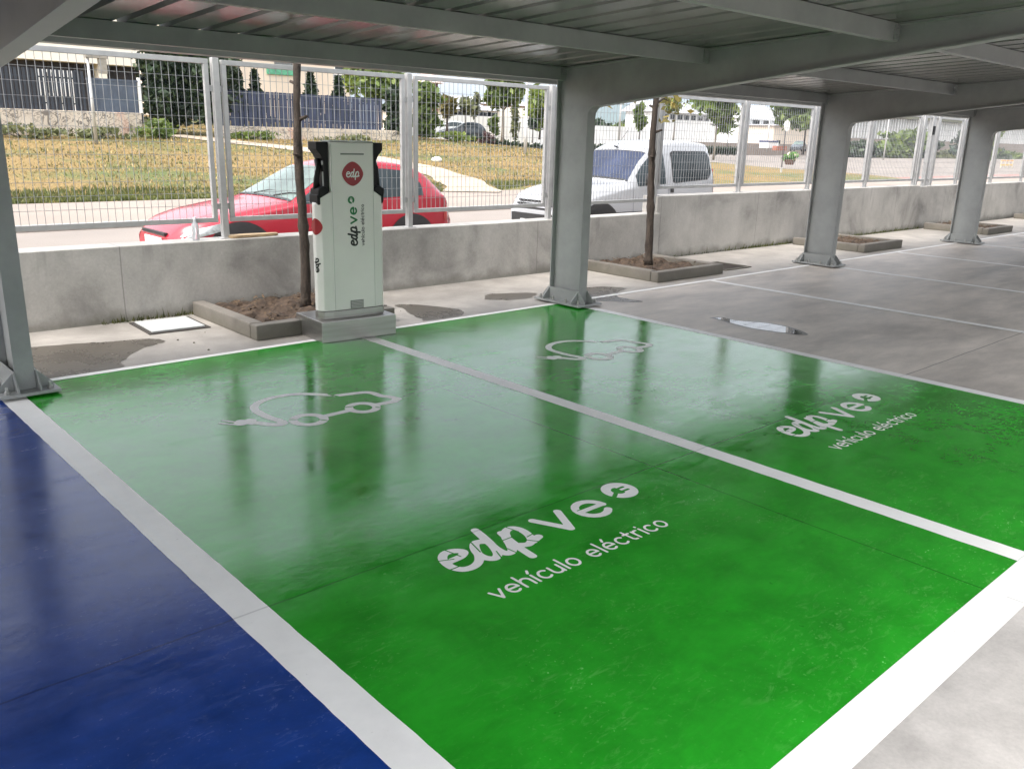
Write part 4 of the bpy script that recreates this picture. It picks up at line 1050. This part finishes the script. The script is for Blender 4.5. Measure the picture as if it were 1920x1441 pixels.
def strip_fence(name, label, x0, x1, Y, z0, z1, pitch, w, mat_, posts=3.0):
    t = empty(name, (0, Y, 0)); tag(t, label, 'fence')
    s_ = MB(); x = x0
    while x < x1: s_.box(x, x+w, -.015, .015, z0, z1+random.uniform(-.008,.008)); x += pitch
    s_.build('slat_panel', mat_, t)
    r = MB(); r.box(x0, x1, .017, .06, z0+.25, z0+.31); r.box(x0, x1, .017, .06, z1-.35, z1-.29); r.build('rail', mat_, t)
    x = x0
    while x < x1+.01: MB().box(x-.04, x+.04, .017, .10, z0-.05, z1+.03).build('post', mat_, t); x += posts
    return t
# graffiti wall and its slatted fence
a = MB(); a.box(-25, 13.52, 35.0, 35.35, 0, 2.12); o = a.build('graffiti_wall', M['graffiti'], bevel=.03); tag(o, 'low pale wall covered in black and red graffiti at the left field edge', 'wall')
strip_fence('slat_fence', 'dark vertical slat fence standing on the graffiti wall', -25, 11.3, 35.16, 2.12, 3.75, .16, .11, M['slat'])
gt = empty('metal_gate', (0, 35.1, 0)); tag(gt, 'solid blue grey sheet metal gate right of the dark slat fence', 'gate')
g = MB()
for k in range(10): g.box(11.4+k*.205, 11.6+k*.205, 0, .05, 2.121, 3.42)
g.build('gate_sheet', M['gatepanel'], gt); MB().box(11.35,13.5,-.03,.08,3.42,3.50).build('top_rail', M['gatepanel'], gt)
MB().box(13.5,13.62,-.03,.09,2.121,3.62).build('gate_post', M['whitebar'], gt)
# cream building with dark recess, louvre and stair rail
cb = empty('cream_building', (0, 44, 0)); tag(cb, 'low cream building with dark ground floor recess behind the graffiti wall', 'building')
zb_ = at(0,107,44).z; xr_ = at(281,100,44).x; ztop = at(0,40,44).z+1.2
MB().box(-30, xr_, 0, 14, zb_, ztop).build('upper_wall', M['cream'], cb)
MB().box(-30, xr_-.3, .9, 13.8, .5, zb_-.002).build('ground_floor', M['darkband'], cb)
xa = at(185,120,44).x; xb = at(200,120,44).x
MB().box(xa, xb, .1, .85, .5, zb_-.002).build('pillar', M['cream'], cb)
lv = empty('tmp2'); bpy.data.objects.remove(lv)
x0 = at(72,150,40).x; x1 = at(140,150,40).x; z0 = at(100,180,40).z; z1 = at(100,131,40).z
wg = empty('window_grille', (0, 40, 0)); tag(wg, 'white vertical bar grille seen through the dark slat fence', 'grille')
g = MB()
for k in range(8): g.box(x0+(x1-x0)*k/7.5, x0+(x1-x0)*k/7.5+.16, 0, .06, z0, z1)
g.build('bars', M['whitebar'], wg); MB().box(x0-.05, x1+.1, .062, .12, z1-.12, z1).build('top_rail', M['whitebar'], wg); MB().box(x0-.05, x1+.1, .062, .12, z0, z0+.12).build('bottom_rail', M['whitebar'], wg)
for k in range(3): MB().box(x0+.2+k*(x1-x0)/2.4, x0+.32+k*(x1-x0)/2.4, .125, .22, .6, z0+.3).build('leg', M['whitebar'], wg)
# street lantern in front
lp = empty('street_lamp', (at(180,262,31).x, 31, zf(9,31))); tag(lp, 'street lamp with boxy lantern in front of the graffiti wall', 'street lamp')
hp = at(162,108,31).z-zf(9,31)
MB().tube([(0,0,0),(0,0,hp)], [.075,.05], 10).build('pole', M['pole'], lp, smooth=True)
l = MB(); l.box(-.10,.72,-.12,.12,hp,hp+.09); l.box(.38,.66,-.10,.10,hp-.55,hp-.005); l.build('lantern', mat('lantern housing', (.30,.28,.24), .5), lp)

# blue slatted fence on the low stone wall, right of the conifers
z1 = at(430,236,36).z; x0 = at(418,236,36).x; x1 = at(700,250,36).x
a = MB(); a.box(x0, x1+2.0, 36, 36.3, .6, z1); o = a.build('stone_wall', M['graffiti'], bevel=.03); tag(o, 'low pale stone wall carrying the blue slat fence behind the charger', 'wall')
strip_fence('slat_fence', 'dark blue slat fence on the low stone wall behind the charger', x0, x1+.6, 36.12, z1, at(560,176,36).z, .24, .20, mat('navy slats', (.035,.045,.085), .5, 0, .3, 2))
# beige office block behind
Yb = 54; b0 = at(405,100,Yb).x; b1 = at(655,110,Yb).x
ob = empty('beige_office_block', (0, Yb, 0)); tag(ob, 'large beige office block with small green sign behind the blue fence', 'building')
MB().box(b0-3, b1, 0, 16, 0, at(655,40,Yb).z).build('wall', M['beige'], ob)
for k, (px, py, w, h) in enumerate(((640,129,1.15,.42),(640,152,1.3,.8))):
    p = at(px, py, Yb); wf = MB(); wf.box(p.x-w/2-.06, p.x+w/2+.06, -.05, -.004, p.z-h/2-.06, p.z+h/2+.06); f_ = wf.build('window', M['white'], ob); MB().box(p.x-w/2, p.x+w/2, -.06, -.051, p.z-h/2, p.z+h/2).build('pane', M['window'], f_)
p = at(526,133,Yb); MB().box(p.x-1.1, p.x+1.1, -.12, -.004, p.z-.28, p.z+.28).build('sign', mat('green sign', (.10,.36,.22), .5, 0, .3, 3), ob)
p = at(526,117,Yb); MB().box(p.x-.5, p.x+.9, -.12, -.004, p.z-.18, p.z+.2).build('emblem', mat('dark sign emblem', (.14,.15,.15), .5, 0, .5, 6), ob)

# evergreens and shrubs behind the fences
def ptree(px, pb, ptop, Y, wpx, kind, n, leaf, m, label, **kw):
    """tree placed on the ground line: base seen at pixel row pb, top at ptop, crown width wpx pixels"""
    b = at(px, pb, Y); tp = at(px, ptop, Y); h = tp.z-b.z; dep = (Vector(CAM)-b).dot(Vector(fwd))*-1
    rx = wpx/2*dep/FPX; leaf = max(leaf, dep*.0042); pc = kw.pop('pc', None); rz = kw.pop('rz', None) or ((pc-ptop)/2*dep/FPX if pc else h*(.47 if kind != 'ball' else .36)); n = int(n*kw.pop('dens', 1))
    return tree(kw.pop('name', 'tree'), (b.x, Y, b.z), h, rx, rz, kind, n, leaf, m, label, **kw)
LD = M['leaf_dark']
ptree(325,238,60,37.5,130,'column',6500,.16,LD,'tall dense dark evergreen beside the cream building', name='evergreen_tree', clumps=40)
ptree(392,238,72,37.0,120,'column',6500,.16,LD,'broad dark evergreen left of the second fence panel', name='evergreen_tree', clumps=40)
ptree(296,232,60,45.5,60,'ball',1200,.17,M['leaf_blue'],'greyish loose tree at the corner of the cream building', name='tree')
for px, tp, w, lb in ((447,112,44,'narrow dark conifer just right of the first fence post'), (482,136,52,'low dark conifer left of the green sign'), (585,140,48,'small conifer behind the young trunk'), (636,148,48,'dark conifer just above the charger')):
    ptree(px,236,tp,39,w,'cone',1700,.14,LD,lb, name='conifer', group='conifers behind the blue fence', trunk_r=.1)
ptree(714,240,98,40,120,'ball',3600,.19,M['leaf_mid'],'big leafy green tree above the blue fence', pc=192, clumps=38)
ptree(668,238,108,43,56,'ball',1300,.17,M['leaf_bright'],'light green tree peeking over the office block corner', pc=170)
ptree(745,262,168,36.5,50,'column',2400,.13,M['leaf_dark'],'dark clipped shrub at the end of the blue fence', name='evergreen_shrub', cat='shrub')
ptree(797,252,158,37,58,'column',3400,.14,M['leaf_mid'],'tall dark green shrub behind the third fence panel', name='evergreen_shrub', cat='shrub')
# rough bushes at the field edge
def bush(px, py, Y, w, h, n, m, label, leaf=.11):
    b = at(px, py, Y); t = empty('bush', (b.x, Y, zf(b.x, Y)-.05)); tag(t, label, 'bush', 'low bushes around the field edge')
    C, K = crown_points('ball', (0,0,h*.45), w/2, h*.55, n, 18); C[:, 2] = np.abs(C[:, 2])
    quads('foliage', leaves_at(C, leaf), m, t); s = MB()
    for k in K[:8]: s.tube([(0,0,0), (k[0]*.6,k[1]*.6,abs(k[2])*.5), (k[0],k[1],abs(k[2]))], [.03,.02,.008], 5)
    s.build('stem', M['bark'], t)
bush(292,246,34.4,2.4,.9,700,M['leaf_mid'],'small green bush at the end of the graffiti wall')
bush(200,250,34.0,3.0,.5,500,M['leaf_olive'],'low dry bush at the foot of the graffiti wall')
bush(40,256,34.2,4.0,.6,600,M['leaf_olive'],'low dry bush at the far left foot of the graffiti wall')
bush(470,252,35.3,3.0,.5,500,M['leaf_mid'],'low green bush below the blue fence, left end')
bush(640,262,34.8,3.2,.5,500,M['leaf_olive'],'low scrub below the blue fence, behind the charger top')
bush(840,262,38,3.5,.7,600,M['leaf_bright'],'bright low bush below the dark parked car')
wb = MB(); wb.lathe([(0,0),(.28,.02),(.36,.16),(.28,.30),(.10,.36),(0,.36)], 10); bb = at(819,323,24)
wb.v = [(a*.7+.03*math.sin(c*20), b*.55, c*.6) for a, b, c in wb.v]; o = wb.build('white_bag', M['white'], smooth=True, loc=(bb.x,24,zf(bb.x,24)-.02)); tag(o, 'white bag left in the grass beside the dirt path', 'bag')

# ------------------------------------------------------------------ middle distance
# white boundary wall and low warehouse
Yw = 62
w0 = at(822,240,Yw); w1 = at(1100,250,Yw)
a = MB(); a.box(w0.x-4, at(1045,250,Yw).x, Yw, Yw+.4, .4, at(900,218,Yw).z); o = a.build('boundary_wall', M['white']); tag(o, 'long plain white wall across the middle distance', 'wall')
wh = empty('white_warehouse', (0, 66, 0)); tag(wh, 'low warehouse with grey roof and row of dark windows behind the white wall', 'warehouse')
x0 = at(828,200,66).x; x1 = at(935,205,66).x; zt_ = at(880,206,66).z
MB().box(x0, x1, 0, 12, .5, zt_).build('wall', M['beige'], wh)
MB().prism([(-.6,zt_+.002),(12.6,zt_+.002),(6,zt_+1.1)], 0, x0-.5, x1+.5).build('roof', M['greysheet'], wh)
for k in range(7):
    xx = x0+.6+k*(x1-x0-1.2)/7; f_ = MB().box(xx-.05, xx+1.35, -.06, -.003, zt_-.75, zt_-.15).build('window', M['white'], wh); MB().box(xx, xx+1.3, -.075, -.061, zt_-.70, zt_-.20).build('pane', M['window'], f_)
hs = empty('brick_house', (0, 72, 0)); tag(hs, 'ochre brick house with reddish corner behind the warehouse', 'house')
x0 = at(893,190,72).x; x1 = at(1003,200,72).x
MB().box(x0, x1, 0, 9, .5, at(930,196,72).z).build('wall', M['brick'], hs)
MB().prism([(-.5,at(930,196,72).z+.002),(9.5,at(930,196,72).z+.002),(4.5,at(930,196,72).z+.9)], 0, x0-.4, x1+.4).build('roof', M['greysheet'], hs)
MB().box(at(915,205,72).x, at(921,205,72).x, -.25, -.004, .5, at(918,198,72).z).build('pilaster', mat('red brown pilaster', (.20,.06,.045), .8), hs)
bw = at(968,215,70); a = MB(); a.box(bw.x-4, bw.x+7, 70, 70.6, .4, at(968,202,70).z); o = a.build('cream_wall', M['cream']); tag(o, 'cream garden wall right of the brick house', 'wall')
w2 = at(1060,238,63); a = MB(); a.box(w2.x, at(1215,240,63).x, 63, 63.4, -.2, at(1150,237,63).z); o = a.build('garden_wall', M['white']); tag(o, 'white wall under the mountain gap above the van', 'wall')
# gazebo with pointed roof
gz = at(800,175,58); gb = empty('gazebo', (gz.x, 58, 1.2)); tag(gb, 'gazebo with pale pointed roof and dark red posts above the fence', 'gazebo')
zr1 = at(800,156,58).z-1.2; zr2 = at(800,134,58).z-1.2
MB().lathe([(0,zr1),(1.55,zr1),(1.5,zr1+.06),(.75,zr1+(zr2-zr1)*.62),(.12,zr2),(0,zr2)], 8).build('roof', mat('pale pink roof', (.62,.50,.47), .8), gb)
for dx in (-.9,.15,.95): MB().box(dx-.16,dx+.16,-.16,.16,0,zr1).build('post', mat('dark red post', (.13,.03,.03), .7), gb)
MB().tube([(0,0,zr2),(0,0,zr2+1.6)], .04, 6).build('finial', M['pole'], gb)
# clipped hedge row beyond the field
he0 = at(862,262,50).x; he1 = at(1048,268,50).x
k = 0; x = he0
while x < he1+30:
    h = empty('hedge_bush', (x, 50+.15*k*.3, zf(x, 50)-.1)); tag(h, ('first' if k == 0 else 'next') + ' dark clipped bush in the hedge row beyond the field', 'hedge', 'clipped hedge row beyond the field')
    h['label'] = 'dark clipped hedge bush in the row along the far field edge'
    if k == 0:
        C, K = crown_points('ball', (0,0,.42), .62, .5, 420, 16); quads('foliage', leaves_at(C, .13), LD, h); hd_ = h.children[0].data
    else: link('foliage', hd_, h)
    x += 1.25; k += 1
pb = at(915,262,49); t = empty('plum_bush', (pb.x, 49, zf(pb.x,49))); tag(t, 'plum coloured bush in front of the dark hedge row', 'bush'); C, K = crown_points('ball', (0,0,.5), .9, .55, 700, 14); quads('foliage', leaves_at(C, .12), M['leaf_plum'], t)
far_car(at(866,258,53).x, 53, at(866,262,53).z, R(-35), (.03,.04,.05), 'dark hatchback parked at the far field edge behind the third fence panel')
far_car(at(836,254,57).x, 57, at(836,258,57).z, R(-30), (.55,.58,.60), 'pale car half hidden by the tall shrub beyond the field')
# trees of the middle distance
ptree(942,266,134,46,76,'ball',3000,.17,M['leaf_mid'],'round crowned leafy tree on a thin trunk beyond the field', pc=206, trunk_r=.13, bark='bark_pale', clumps=30)
ptree(1012,262,160,56,66,'ball',2200,.22,M['leaf_bright'],'bright green tree left of the green bay column', pc=240, clumps=26)
ptree(838,250,172,52,34,'ball',700,.17,M['leaf_amber'],'small yellow green tree behind the tall shrub', pc=216)
ptree(872,258,178,52,24,'ball',420,.15,M['leaf_olive'],'sparse sapling left of the round crowned tree', pc=216, trunk_r=.06, clumps=12)
ptree(890,258,168,54,22,'ball',420,.15,M['leaf_olive'],'sparse sapling close beside the round crowned tree', pc=220, trunk_r=.06, clumps=12)
ptree(925,262,220,51,18,'ball',260,.13,M['leaf_mid'],'very small tree under the round crowned tree', rz=.7, trunk_r=.05, clumps=10)
ptree(964,262,200,54,14,'column',260,.13,M['leaf_olive'],'slim upright shrub beside the cream garden wall', trunk_r=.05, clumps=8)
ptree(998,268,218,50,14,'ball',300,.13,LD,'dark lollipop shaped shrub right of the lamp pole', pc=241, trunk_r=.05, clumps=10)
# lamp pole in the field
bp_ = at(984,312,29); lp = empty('lamp_pole', (bp_.x, 29, zf(bp_.x,29)-.05)); tag(lp, 'pale tall lamp pole standing in the field left of the green bay column', 'street lamp')
hh = at(992,100,29).z-zf(bp_.x,29)+1.5
MB().tube([(0,0,0),(0,0,1.6),(0,0,1.62),(0,0,hh)], [.10,.10,.075,.05], 10).build('pole', M['pole'], lp, smooth=True)
MB().tube([(0,0,hh),(.2,-.1,hh+.15),(1.0,-.5,hh+.2)], .03, 6).build('arm', M['pole'], lp); MB().box(.9,1.5,-.75,-.45,hh+.13,hh+.22).build('lamp_head', M['greysheet'], lp)

# ------------------------------------------------------------------ right-hand distance
Yr = 70
def blk(name, label, cat, px0, px1, pyt, Y, depth, m, zb=-.2):
    x0, x1 = at(px0, pyt, Y).x, at(px1, pyt, Y).x; zt = at((px0+px1)/2, pyt, Y).z
    t = empty(name, (0, Y, 0)); tag(t, label, cat); MB().box(x0, x1, 0, depth, zb, zt).build('wall', m, t); return t, x0, x1, zt
t, x0, x1, zt = blk('white_warehouse', 'long white warehouse with high window band seen above the white van', 'warehouse', 1222, 1385, 214, 78, 5, M['white'])
MB().prism([(-.8,zt+.002),(5.8,zt+.002),(2.5,zt+1.6)], 0, x0-.6, x1+.6).build('roof', M['greysheet'], t)
for k in range(12):
    xx = x0+.8+k*(x1-x0-1.6)/12; w_ = (x1-x0-1.6)/12*.78; f_ = MB().box(xx, xx+w_, -.1, -.003, zt-1.0, zt-.2).build('window', M['greysheet'], t); MB().box(xx+.1, xx+w_-.1, -.12, -.101, zt-.92, zt-.28).build('pane', M['window'], f_)
t, x0, x1, zt = blk('white_shed', 'white shed with low peaked roof and dark openings right of the warehouse', 'shed', 1385, 1500, 226, 74, 5, M['white'])
MB().prism([(x0-.5,zt+.002),(x1+.5,zt+.002),((x0+x1)/2-3,zt+2.2)], 1, -.5, 5.5).build('roof', M['white'], t)
for k in range(6): MB().box(x0+.8+k*3.1, x0+2.6+k*3.1, -.08, -.003, zt-.75, zt-.1).build('opening', M['window'], t)
t, x0, x1, zt = blk('beige_hut', 'small beige hut in front of the white shed', 'hut', 1452, 1545, 238, 68, 6, M['beige'])
MB().box(x0-.4, x1+.4, -.5, 6.4, zt+.002, zt+.18).build('roof', M['greysheet'], t); MB().box(x0+1, x0+2.1, -.06, -.003, -.2, 1.9).build('door', M['window'], t)
# low beige wall with wire fence on top in front of these
wx0 = at(1100,262,64).x; wx1 = at(1545,275,64).x
a = MB(); a.box(wx0, wx1, 64, 64.3, -.2, at(1300,266,64).z); o = a.build('low_beige_wall', M['pave']); tag(o, 'low beige wall across the distance above the van', 'wall')
# tree belt and hill behind
hill = MB(); Hn = 60; P = []
for i in range(Hn+1):
    t_ = i/Hn; X = 2300+t_*2600; e = math.exp(-((t_-.36)/.20)**2)*150+math.exp(-((t_-.62)/.12)**2)*40+8*math.sin(t_*23)+5*math.sin(t_*51)
    P.append([(X-300, 2500-t_*300, -30), (X-100, 2700-t_*300, max(2, e*.6)), (X, 2900-t_*300, max(4, e)), (X+300, 3300-t_*300, 0)])
struct(hill.grid(P).build('hills', mat('distant scrub hill', (.06,.08,.045), .95, 0, .12, .004), smooth=True), 'distant bluish mountain above the van')
for k, (px, pt, w) in enumerate(((1085,222,90),(1120,219,60),(1150,222,52),(1178,218,48),(1205,222,60))):
    ptree(px,262,pt,108+k*3,w,'ball',900,.42,LD if k % 2 else M['leaf_mid'], ('dark','mid green','dark wide','mid green narrow','dark low')[k]+' tree in the belt under the mountain', rz=2.6, group='tree belt under the mountain', trunk_r=.25, clumps=18)
for k, px in enumerate((1420,1452,1490,1520,1600,1640,1680,1720,1770,1820,1870)):
    ptree(px,270,(228,224,228,222,204,200,205,200,204,214,226)[k],130+4*(k % 3),84,'ball',1100,.5,M['leaf_olive'] if k % 3 else M['leaf_mid'], 'olive green tree in the long low tree line on the far skyline', rz=3.2, group='long far tree line', trunk_r=.3, clumps=16)
# roadside trees
ptree(1338,300,148,44,104,'ball',1500,.2,M['leaf_mid'],'slender street tree with open crown right of the van', pc=236, trunk_r=.11, bark='bark_pale', clumps=13)
ptree(1505,290,166,50,108,'ball',3000,.21,M['leaf_mid'],'full green street tree left of the second grey bay column', pc=238, trunk_r=.13, bark='bark', clumps=24)
ptree(1545,292,182,47,64,'ball',1600,.2,M['leaf_mid'],'green street tree partly hidden by the second grey bay column', pc=242, trunk_r=.11, clumps=18)
ptree(1262,268,150,52,70,'ball',800,.19,M['leaf_bright'],'open crowned tree behind the planter tree and the van', pc=208, trunk_r=.1, bark='bark_pale', clumps=10)
ptree(1198,268,184,60,26,'ball',500,.19,M['leaf_mid'],'thin tree left of the planter tree above the van', pc=238, trunk_r=.1, clumps=10)
# poles
def pole(px, pb, pt, Y, r, label, m='pole', head=None):
    b = at(px, pb, Y); tp = at(px, pt, Y); t = empty('pole', (b.x, Y, b.z)); tag(t, label, 'pole', 'thin poles in the distance')
    MB().tube([(0,0,0),(0,0,tp.z-b.z)], [r*1.2, r*.8], 8).build('shaft', M[m], t, smooth=True)
    if head == 'arm':
        h = tp.z-b.z; MB().tube([(0,0,h),(.6,0,h+.35),(1.5,0,h+.35)], .05, 6).build('arm', M[m], t); MB().box(1.2,1.9,-.12,.12,h+.30,h+.40).build('lamp_head', M['greysheet'], t)
    return t
pole(1160,268,160,48,.09,'pale lamp pole in front of the mountain gap', head='arm')
pole(1362,292,236,42,.05,'short dark post beside the slender street tree','trim')
pole(1437,285,212,62,.07,'thin lamp pole with curved arm before the white shed', head='arm')
pole(1655,310,175,46,.09,'pale lamp pole before the barred wall', head='arm')
pole(1748,318,170,44,.09,'pale lamp pole beside the gate posts')
# round sign on post
sp_ = at(1462,345,20); sg_ = empty('round_sign', (sp_.x, 20, -.2)); tag(sg_, 'round white traffic sign back on a dark post right of the van', 'traffic sign')
hs_ = at(1474,236,20).z+.2
MB().tube([(0,0,0),(0,0,hs_+.25)], .035, 8).build('post', M['trim'], sg_, smooth=True)
d = MB(); d.lathe([(0,-.012),(.29,-.012),(.30,0),(.29,.012),(0,.012)], 24); d.v = [(a, c-.06, hs_+b) for a, b, c in d.v]; d.build('disc', M['white'], sg_)
MB().tube([(0,0,0),(0,0,.5)], .05, 8).build('sleeve', M['pole'], sg_)
# hanging basket-like green and white shrub tub
tb = at(1481,300,30); tt = empty('plant_tub', (tb.x, 30, tb.z-.35)); tag(tt, 'round tub with bright green and white plant beside the round sign', 'plant tub')
MB().lathe([(0,0),(.30,0),(.42,.35),(.38,.38),(0,.36)], 12).build('tub', mat('dark tub', (.10,.05,.03), .7), tt)
C, K = crown_points('ball', (0,0,.62), .62, .42, 420, 12); quads('foliage', leaves_at(C, .10), leaf_mat('bright tub leaves', (.12,.30,.05), .4, .3), tt)
C, K = crown_points('ball', (.15,-.2,.66), .50, .36, 120, 8); quads('flowers', leaves_at(C, .08), mat('pale flowers', (.75,.72,.50), .6), tt)
far_car(at(1497,276,60).x, 60, at(1497,284,60).z, R(20), (.05,.06,.07), 'dark car parked by the beige hut behind the round sign')
t = empty('waste_container', (at(1442,270,60).x, 60, at(1442,278,60).z)); tag(t, 'small white container with blue lid by the low beige wall', 'container')
MB().box(-1.3,1.3,-.7,.7,0,.75).build('body', M['white'], t, bevel=.05); MB().box(-1.35,1.0,-.75,.75,.76,1.0).build('lid', mat('navy lid', (.03,.05,.14), .5), t, bevel=.04)
t = empty('brick_stack', (at(1462,276,58).x, 58, at(1462,282,58).z)); tag(t, 'low reddish brick stack left of the dark car', 'brick stack')
bs = MB()
for r_ in range(4):
    for c_ in range(6): bs.box(-1.3+c_*.43+(r_ % 2)*.05, -1.3+c_*.43+.40+(r_ % 2)*.05, -.3, .3, r_*.14, r_*.14+.13)
bs.build('bricks', mat('red brick', (.36,.13,.08), .85, 0, .25, 6), t)
# long low building with white vertical bars, hedges before it
Yl = 66
x0 = at(1588,235,Yl).x; x1 = at(1985,250,Yl).x; zt = at(1680,222,Yl).z; zm = at(1680,262,Yl).z
lb = empty('barred_building', (0, Yl, 0)); tag(lb, 'long low building with close white vertical bars behind the hedges at right', 'building')
MB().box(x0, x1, .3, 10, -.2, zt).build('wall', mat('grey wall behind bars', (.20,.20,.18), .9, 0, .3, .8), lb); MB().box(x0, x1, -.1, .295, -.2, zm).build('plinth_wall', M['pave'], lb)  # wall behind the white bars is plain mid grey
g = MB(); x = x0
while x < x1: g.box(x, x+.34, -.02, .25, zm+.002, zt-.05); x += 1.02
g.build('bars', M['whitebar'], lb)
MB().box(x0-.5, x1+.5, -.8, 10.5, zt+.002, zt+.5).build('roof_edge', mat('olive roof edge', (.16,.16,.10), .8), lb)
for k, (px, pb_, pt, w, m_) in enumerate(((1610,300,268,60,'leaf_dark'),(1650,302,268,60,'leaf_mid'),(1690,304,246,74,'leaf_mid'),(1722,306,258,50,'leaf_dark'),(1765,310,286,60,'leaf_olive'),(1840,312,276,60,'leaf_dark'),(1885,306,288,70,'leaf_mid'))):
    ptree(px,pb_,pt,56,w*1.3,'column',1300,.19,M[m_], ('dark bush at the end of the hedge beside the second grey bay column', 'green bush by the pale lamp pole in the hedge before the barred building', 'tallest light green bush in the hedge before the barred building', 'dark bush just before the gate posts in the hedge', 'low olive bush between the gate posts and the spruce', 'dark bush behind the last full column in the hedge', 'green bush behind the orange works barrier')[k], name='hedge_bush', cat='hedge', group='hedge before the barred building', trunk_r=.1, clumps=16)
ptree(1806,318,205,40,62,'cone',2600,.16,M['leaf_blue'],'blue green spruce between the gate posts and the last full column', name='spruce_tree', clumps=30)
ptree(1838,316,200,46,50,'column',1600,.17,M['leaf_mid'],'leafy green tree just left of the last full column')
# orange works barrier
ob = empty('works_barrier', (at(1885,325,26).x, 26, -.2)); tag(ob, 'orange and yellow works barrier at the far right beyond the fence', 'barrier')
zz = at(1885,300,26).z+.2
MB().box(-1.6,1.6,-.03,.03,zz-.12,zz).build('top_rail', mat('orange barrier', (.75,.36,.10), .5), ob); MB().box(-1.6,1.6,-.03,.03,zz-.55,zz-.40).build('lower_rail', mat('yellow barrier', (.70,.45,.12), .5), ob)
for x in (-1.55,-.5,.5,1.55): MB().box(x-.04,x+.04,-.05,.05,0,zz).build('leg', mat('barrier leg', (.6,.55,.45), .6), ob)
# ------------------------------------------------------------------ light
SUN_EL, SUN_AZ = R(58), R(-93)     # azimuth from +Y towards +X
world = bpy.data.worlds.new('World'); scene.world = world; world.use_nodes = True
wt = world.node_tree; bg = wt.nodes['Background']
sky = wt.nodes.new('ShaderNodeTexSky'); sky.sky_type = 'NISHITA'; sky.sun_disc = False; sky.sun_elevation = SUN_EL; sky.sun_rotation = SUN_AZ
sky.air_density = 1.0; sky.dust_density = 4.0; sky.ozone_density = .6
# thin bright overcast: desaturated sky with soft cloud structure
hs = wt.nodes.new('ShaderNodeHueSaturation'); hs.inputs['Saturation'].default_value = .30; hs.inputs['Value'].default_value = 1.0
wt.links.new(sky.outputs[0], hs.inputs['Color'])
tc = wt.nodes.new('ShaderNodeTexCoord'); mp = wt.nodes.new('ShaderNodeMapping'); mp.inputs['Scale'].default_value = (1, 1, 2.5); wt.links.new(tc.outputs['Generated'], mp.inputs['Vector'])
nz = wt.nodes.new('ShaderNodeTexNoise'); nz.inputs['Scale'].default_value = 2.2; nz.inputs['Detail'].default_value = 7; wt.links.new(mp.outputs[0], nz.inputs['Vector'])
rp = wt.nodes.new('ShaderNodeValToRGB'); rp.color_ramp.elements[0].position = .35; rp.color_ramp.elements[0].color = (.86,.86,.88,1); rp.color_ramp.elements[1].position = .65; rp.color_ramp.elements[1].color = (1.15,1.13,1.10,1)
wt.links.new(nz.outputs['Fac'], rp.inputs[0])
mx = wt.nodes.new('ShaderNodeMix'); mx.data_type = 'RGBA'; mx.blend_type = 'MULTIPLY'; mx.inputs[0].default_value = 1
wt.links.new(hs.outputs[0], mx.inputs[6]); wt.links.new(rp.outputs[0], mx.inputs[7]); wt.links.new(mx.outputs[2], bg.inputs['Color'])
bg.inputs['Strength'].default_value = .15
sun = bpy.data.lights.new('sun', 'SUN'); sun.energy = .5; sun.angle = R(30); sun.color = (1,.95,.87)
so = bpy.data.objects.new('sun', sun); COL.objects.link(so)
sd_ = Vector((math.sin(SUN_AZ)*math.cos(SUN_EL), math.cos(SUN_AZ)*math.cos(SUN_EL), math.sin(SUN_EL)))
so.rotation_euler = sd_.to_track_quat('Z', 'Y').to_euler()
vs_ = scene.view_settings; vs_.view_transform = 'Standard'; vs_.look = 'None'; vs_.gamma = 1; vs_.exposure = 1.92
scene.cycles.max_bounces = 8; scene.cycles.diffuse_bounces = 4; scene.cycles.glossy_bounces = 4; scene.cycles.transmission_bounces = 4; scene.cycles.transparent_max_bounces = 6
scene.cycles.caustics_reflective = False; scene.cycles.caustics_refractive = False
scene.cycles.use_denoising = True
scene.cycles.sample_clamp_indirect = 6

# ------------------------------------------------------------------ air
hz = MB(); hz.box(-300, 5800, -150, 3700, -32, 260)
vm = bpy.data.materials.new('pale haze'); vm.use_nodes = True; vt_ = vm.node_tree
vt_.nodes.remove(vt_.nodes['Principled BSDF']); pv = vt_.nodes.new('ShaderNodeVolumePrincipled')
pv.inputs['Color'].default_value = (.66, .82, 1.0, 1); pv.inputs['Density'].default_value = .00013; pv.inputs['Anisotropy'].default_value = .1
vt_.links.new(pv.outputs[0], vt_.nodes['Material Output'].inputs['Volume'])
o = hz.build('haze', vm); o['kind'] = 'stuff'; o['label'] = 'thin pale haze over the whole place'; o['category'] = 'haze'
scene.cycles.volume_bounces = 0
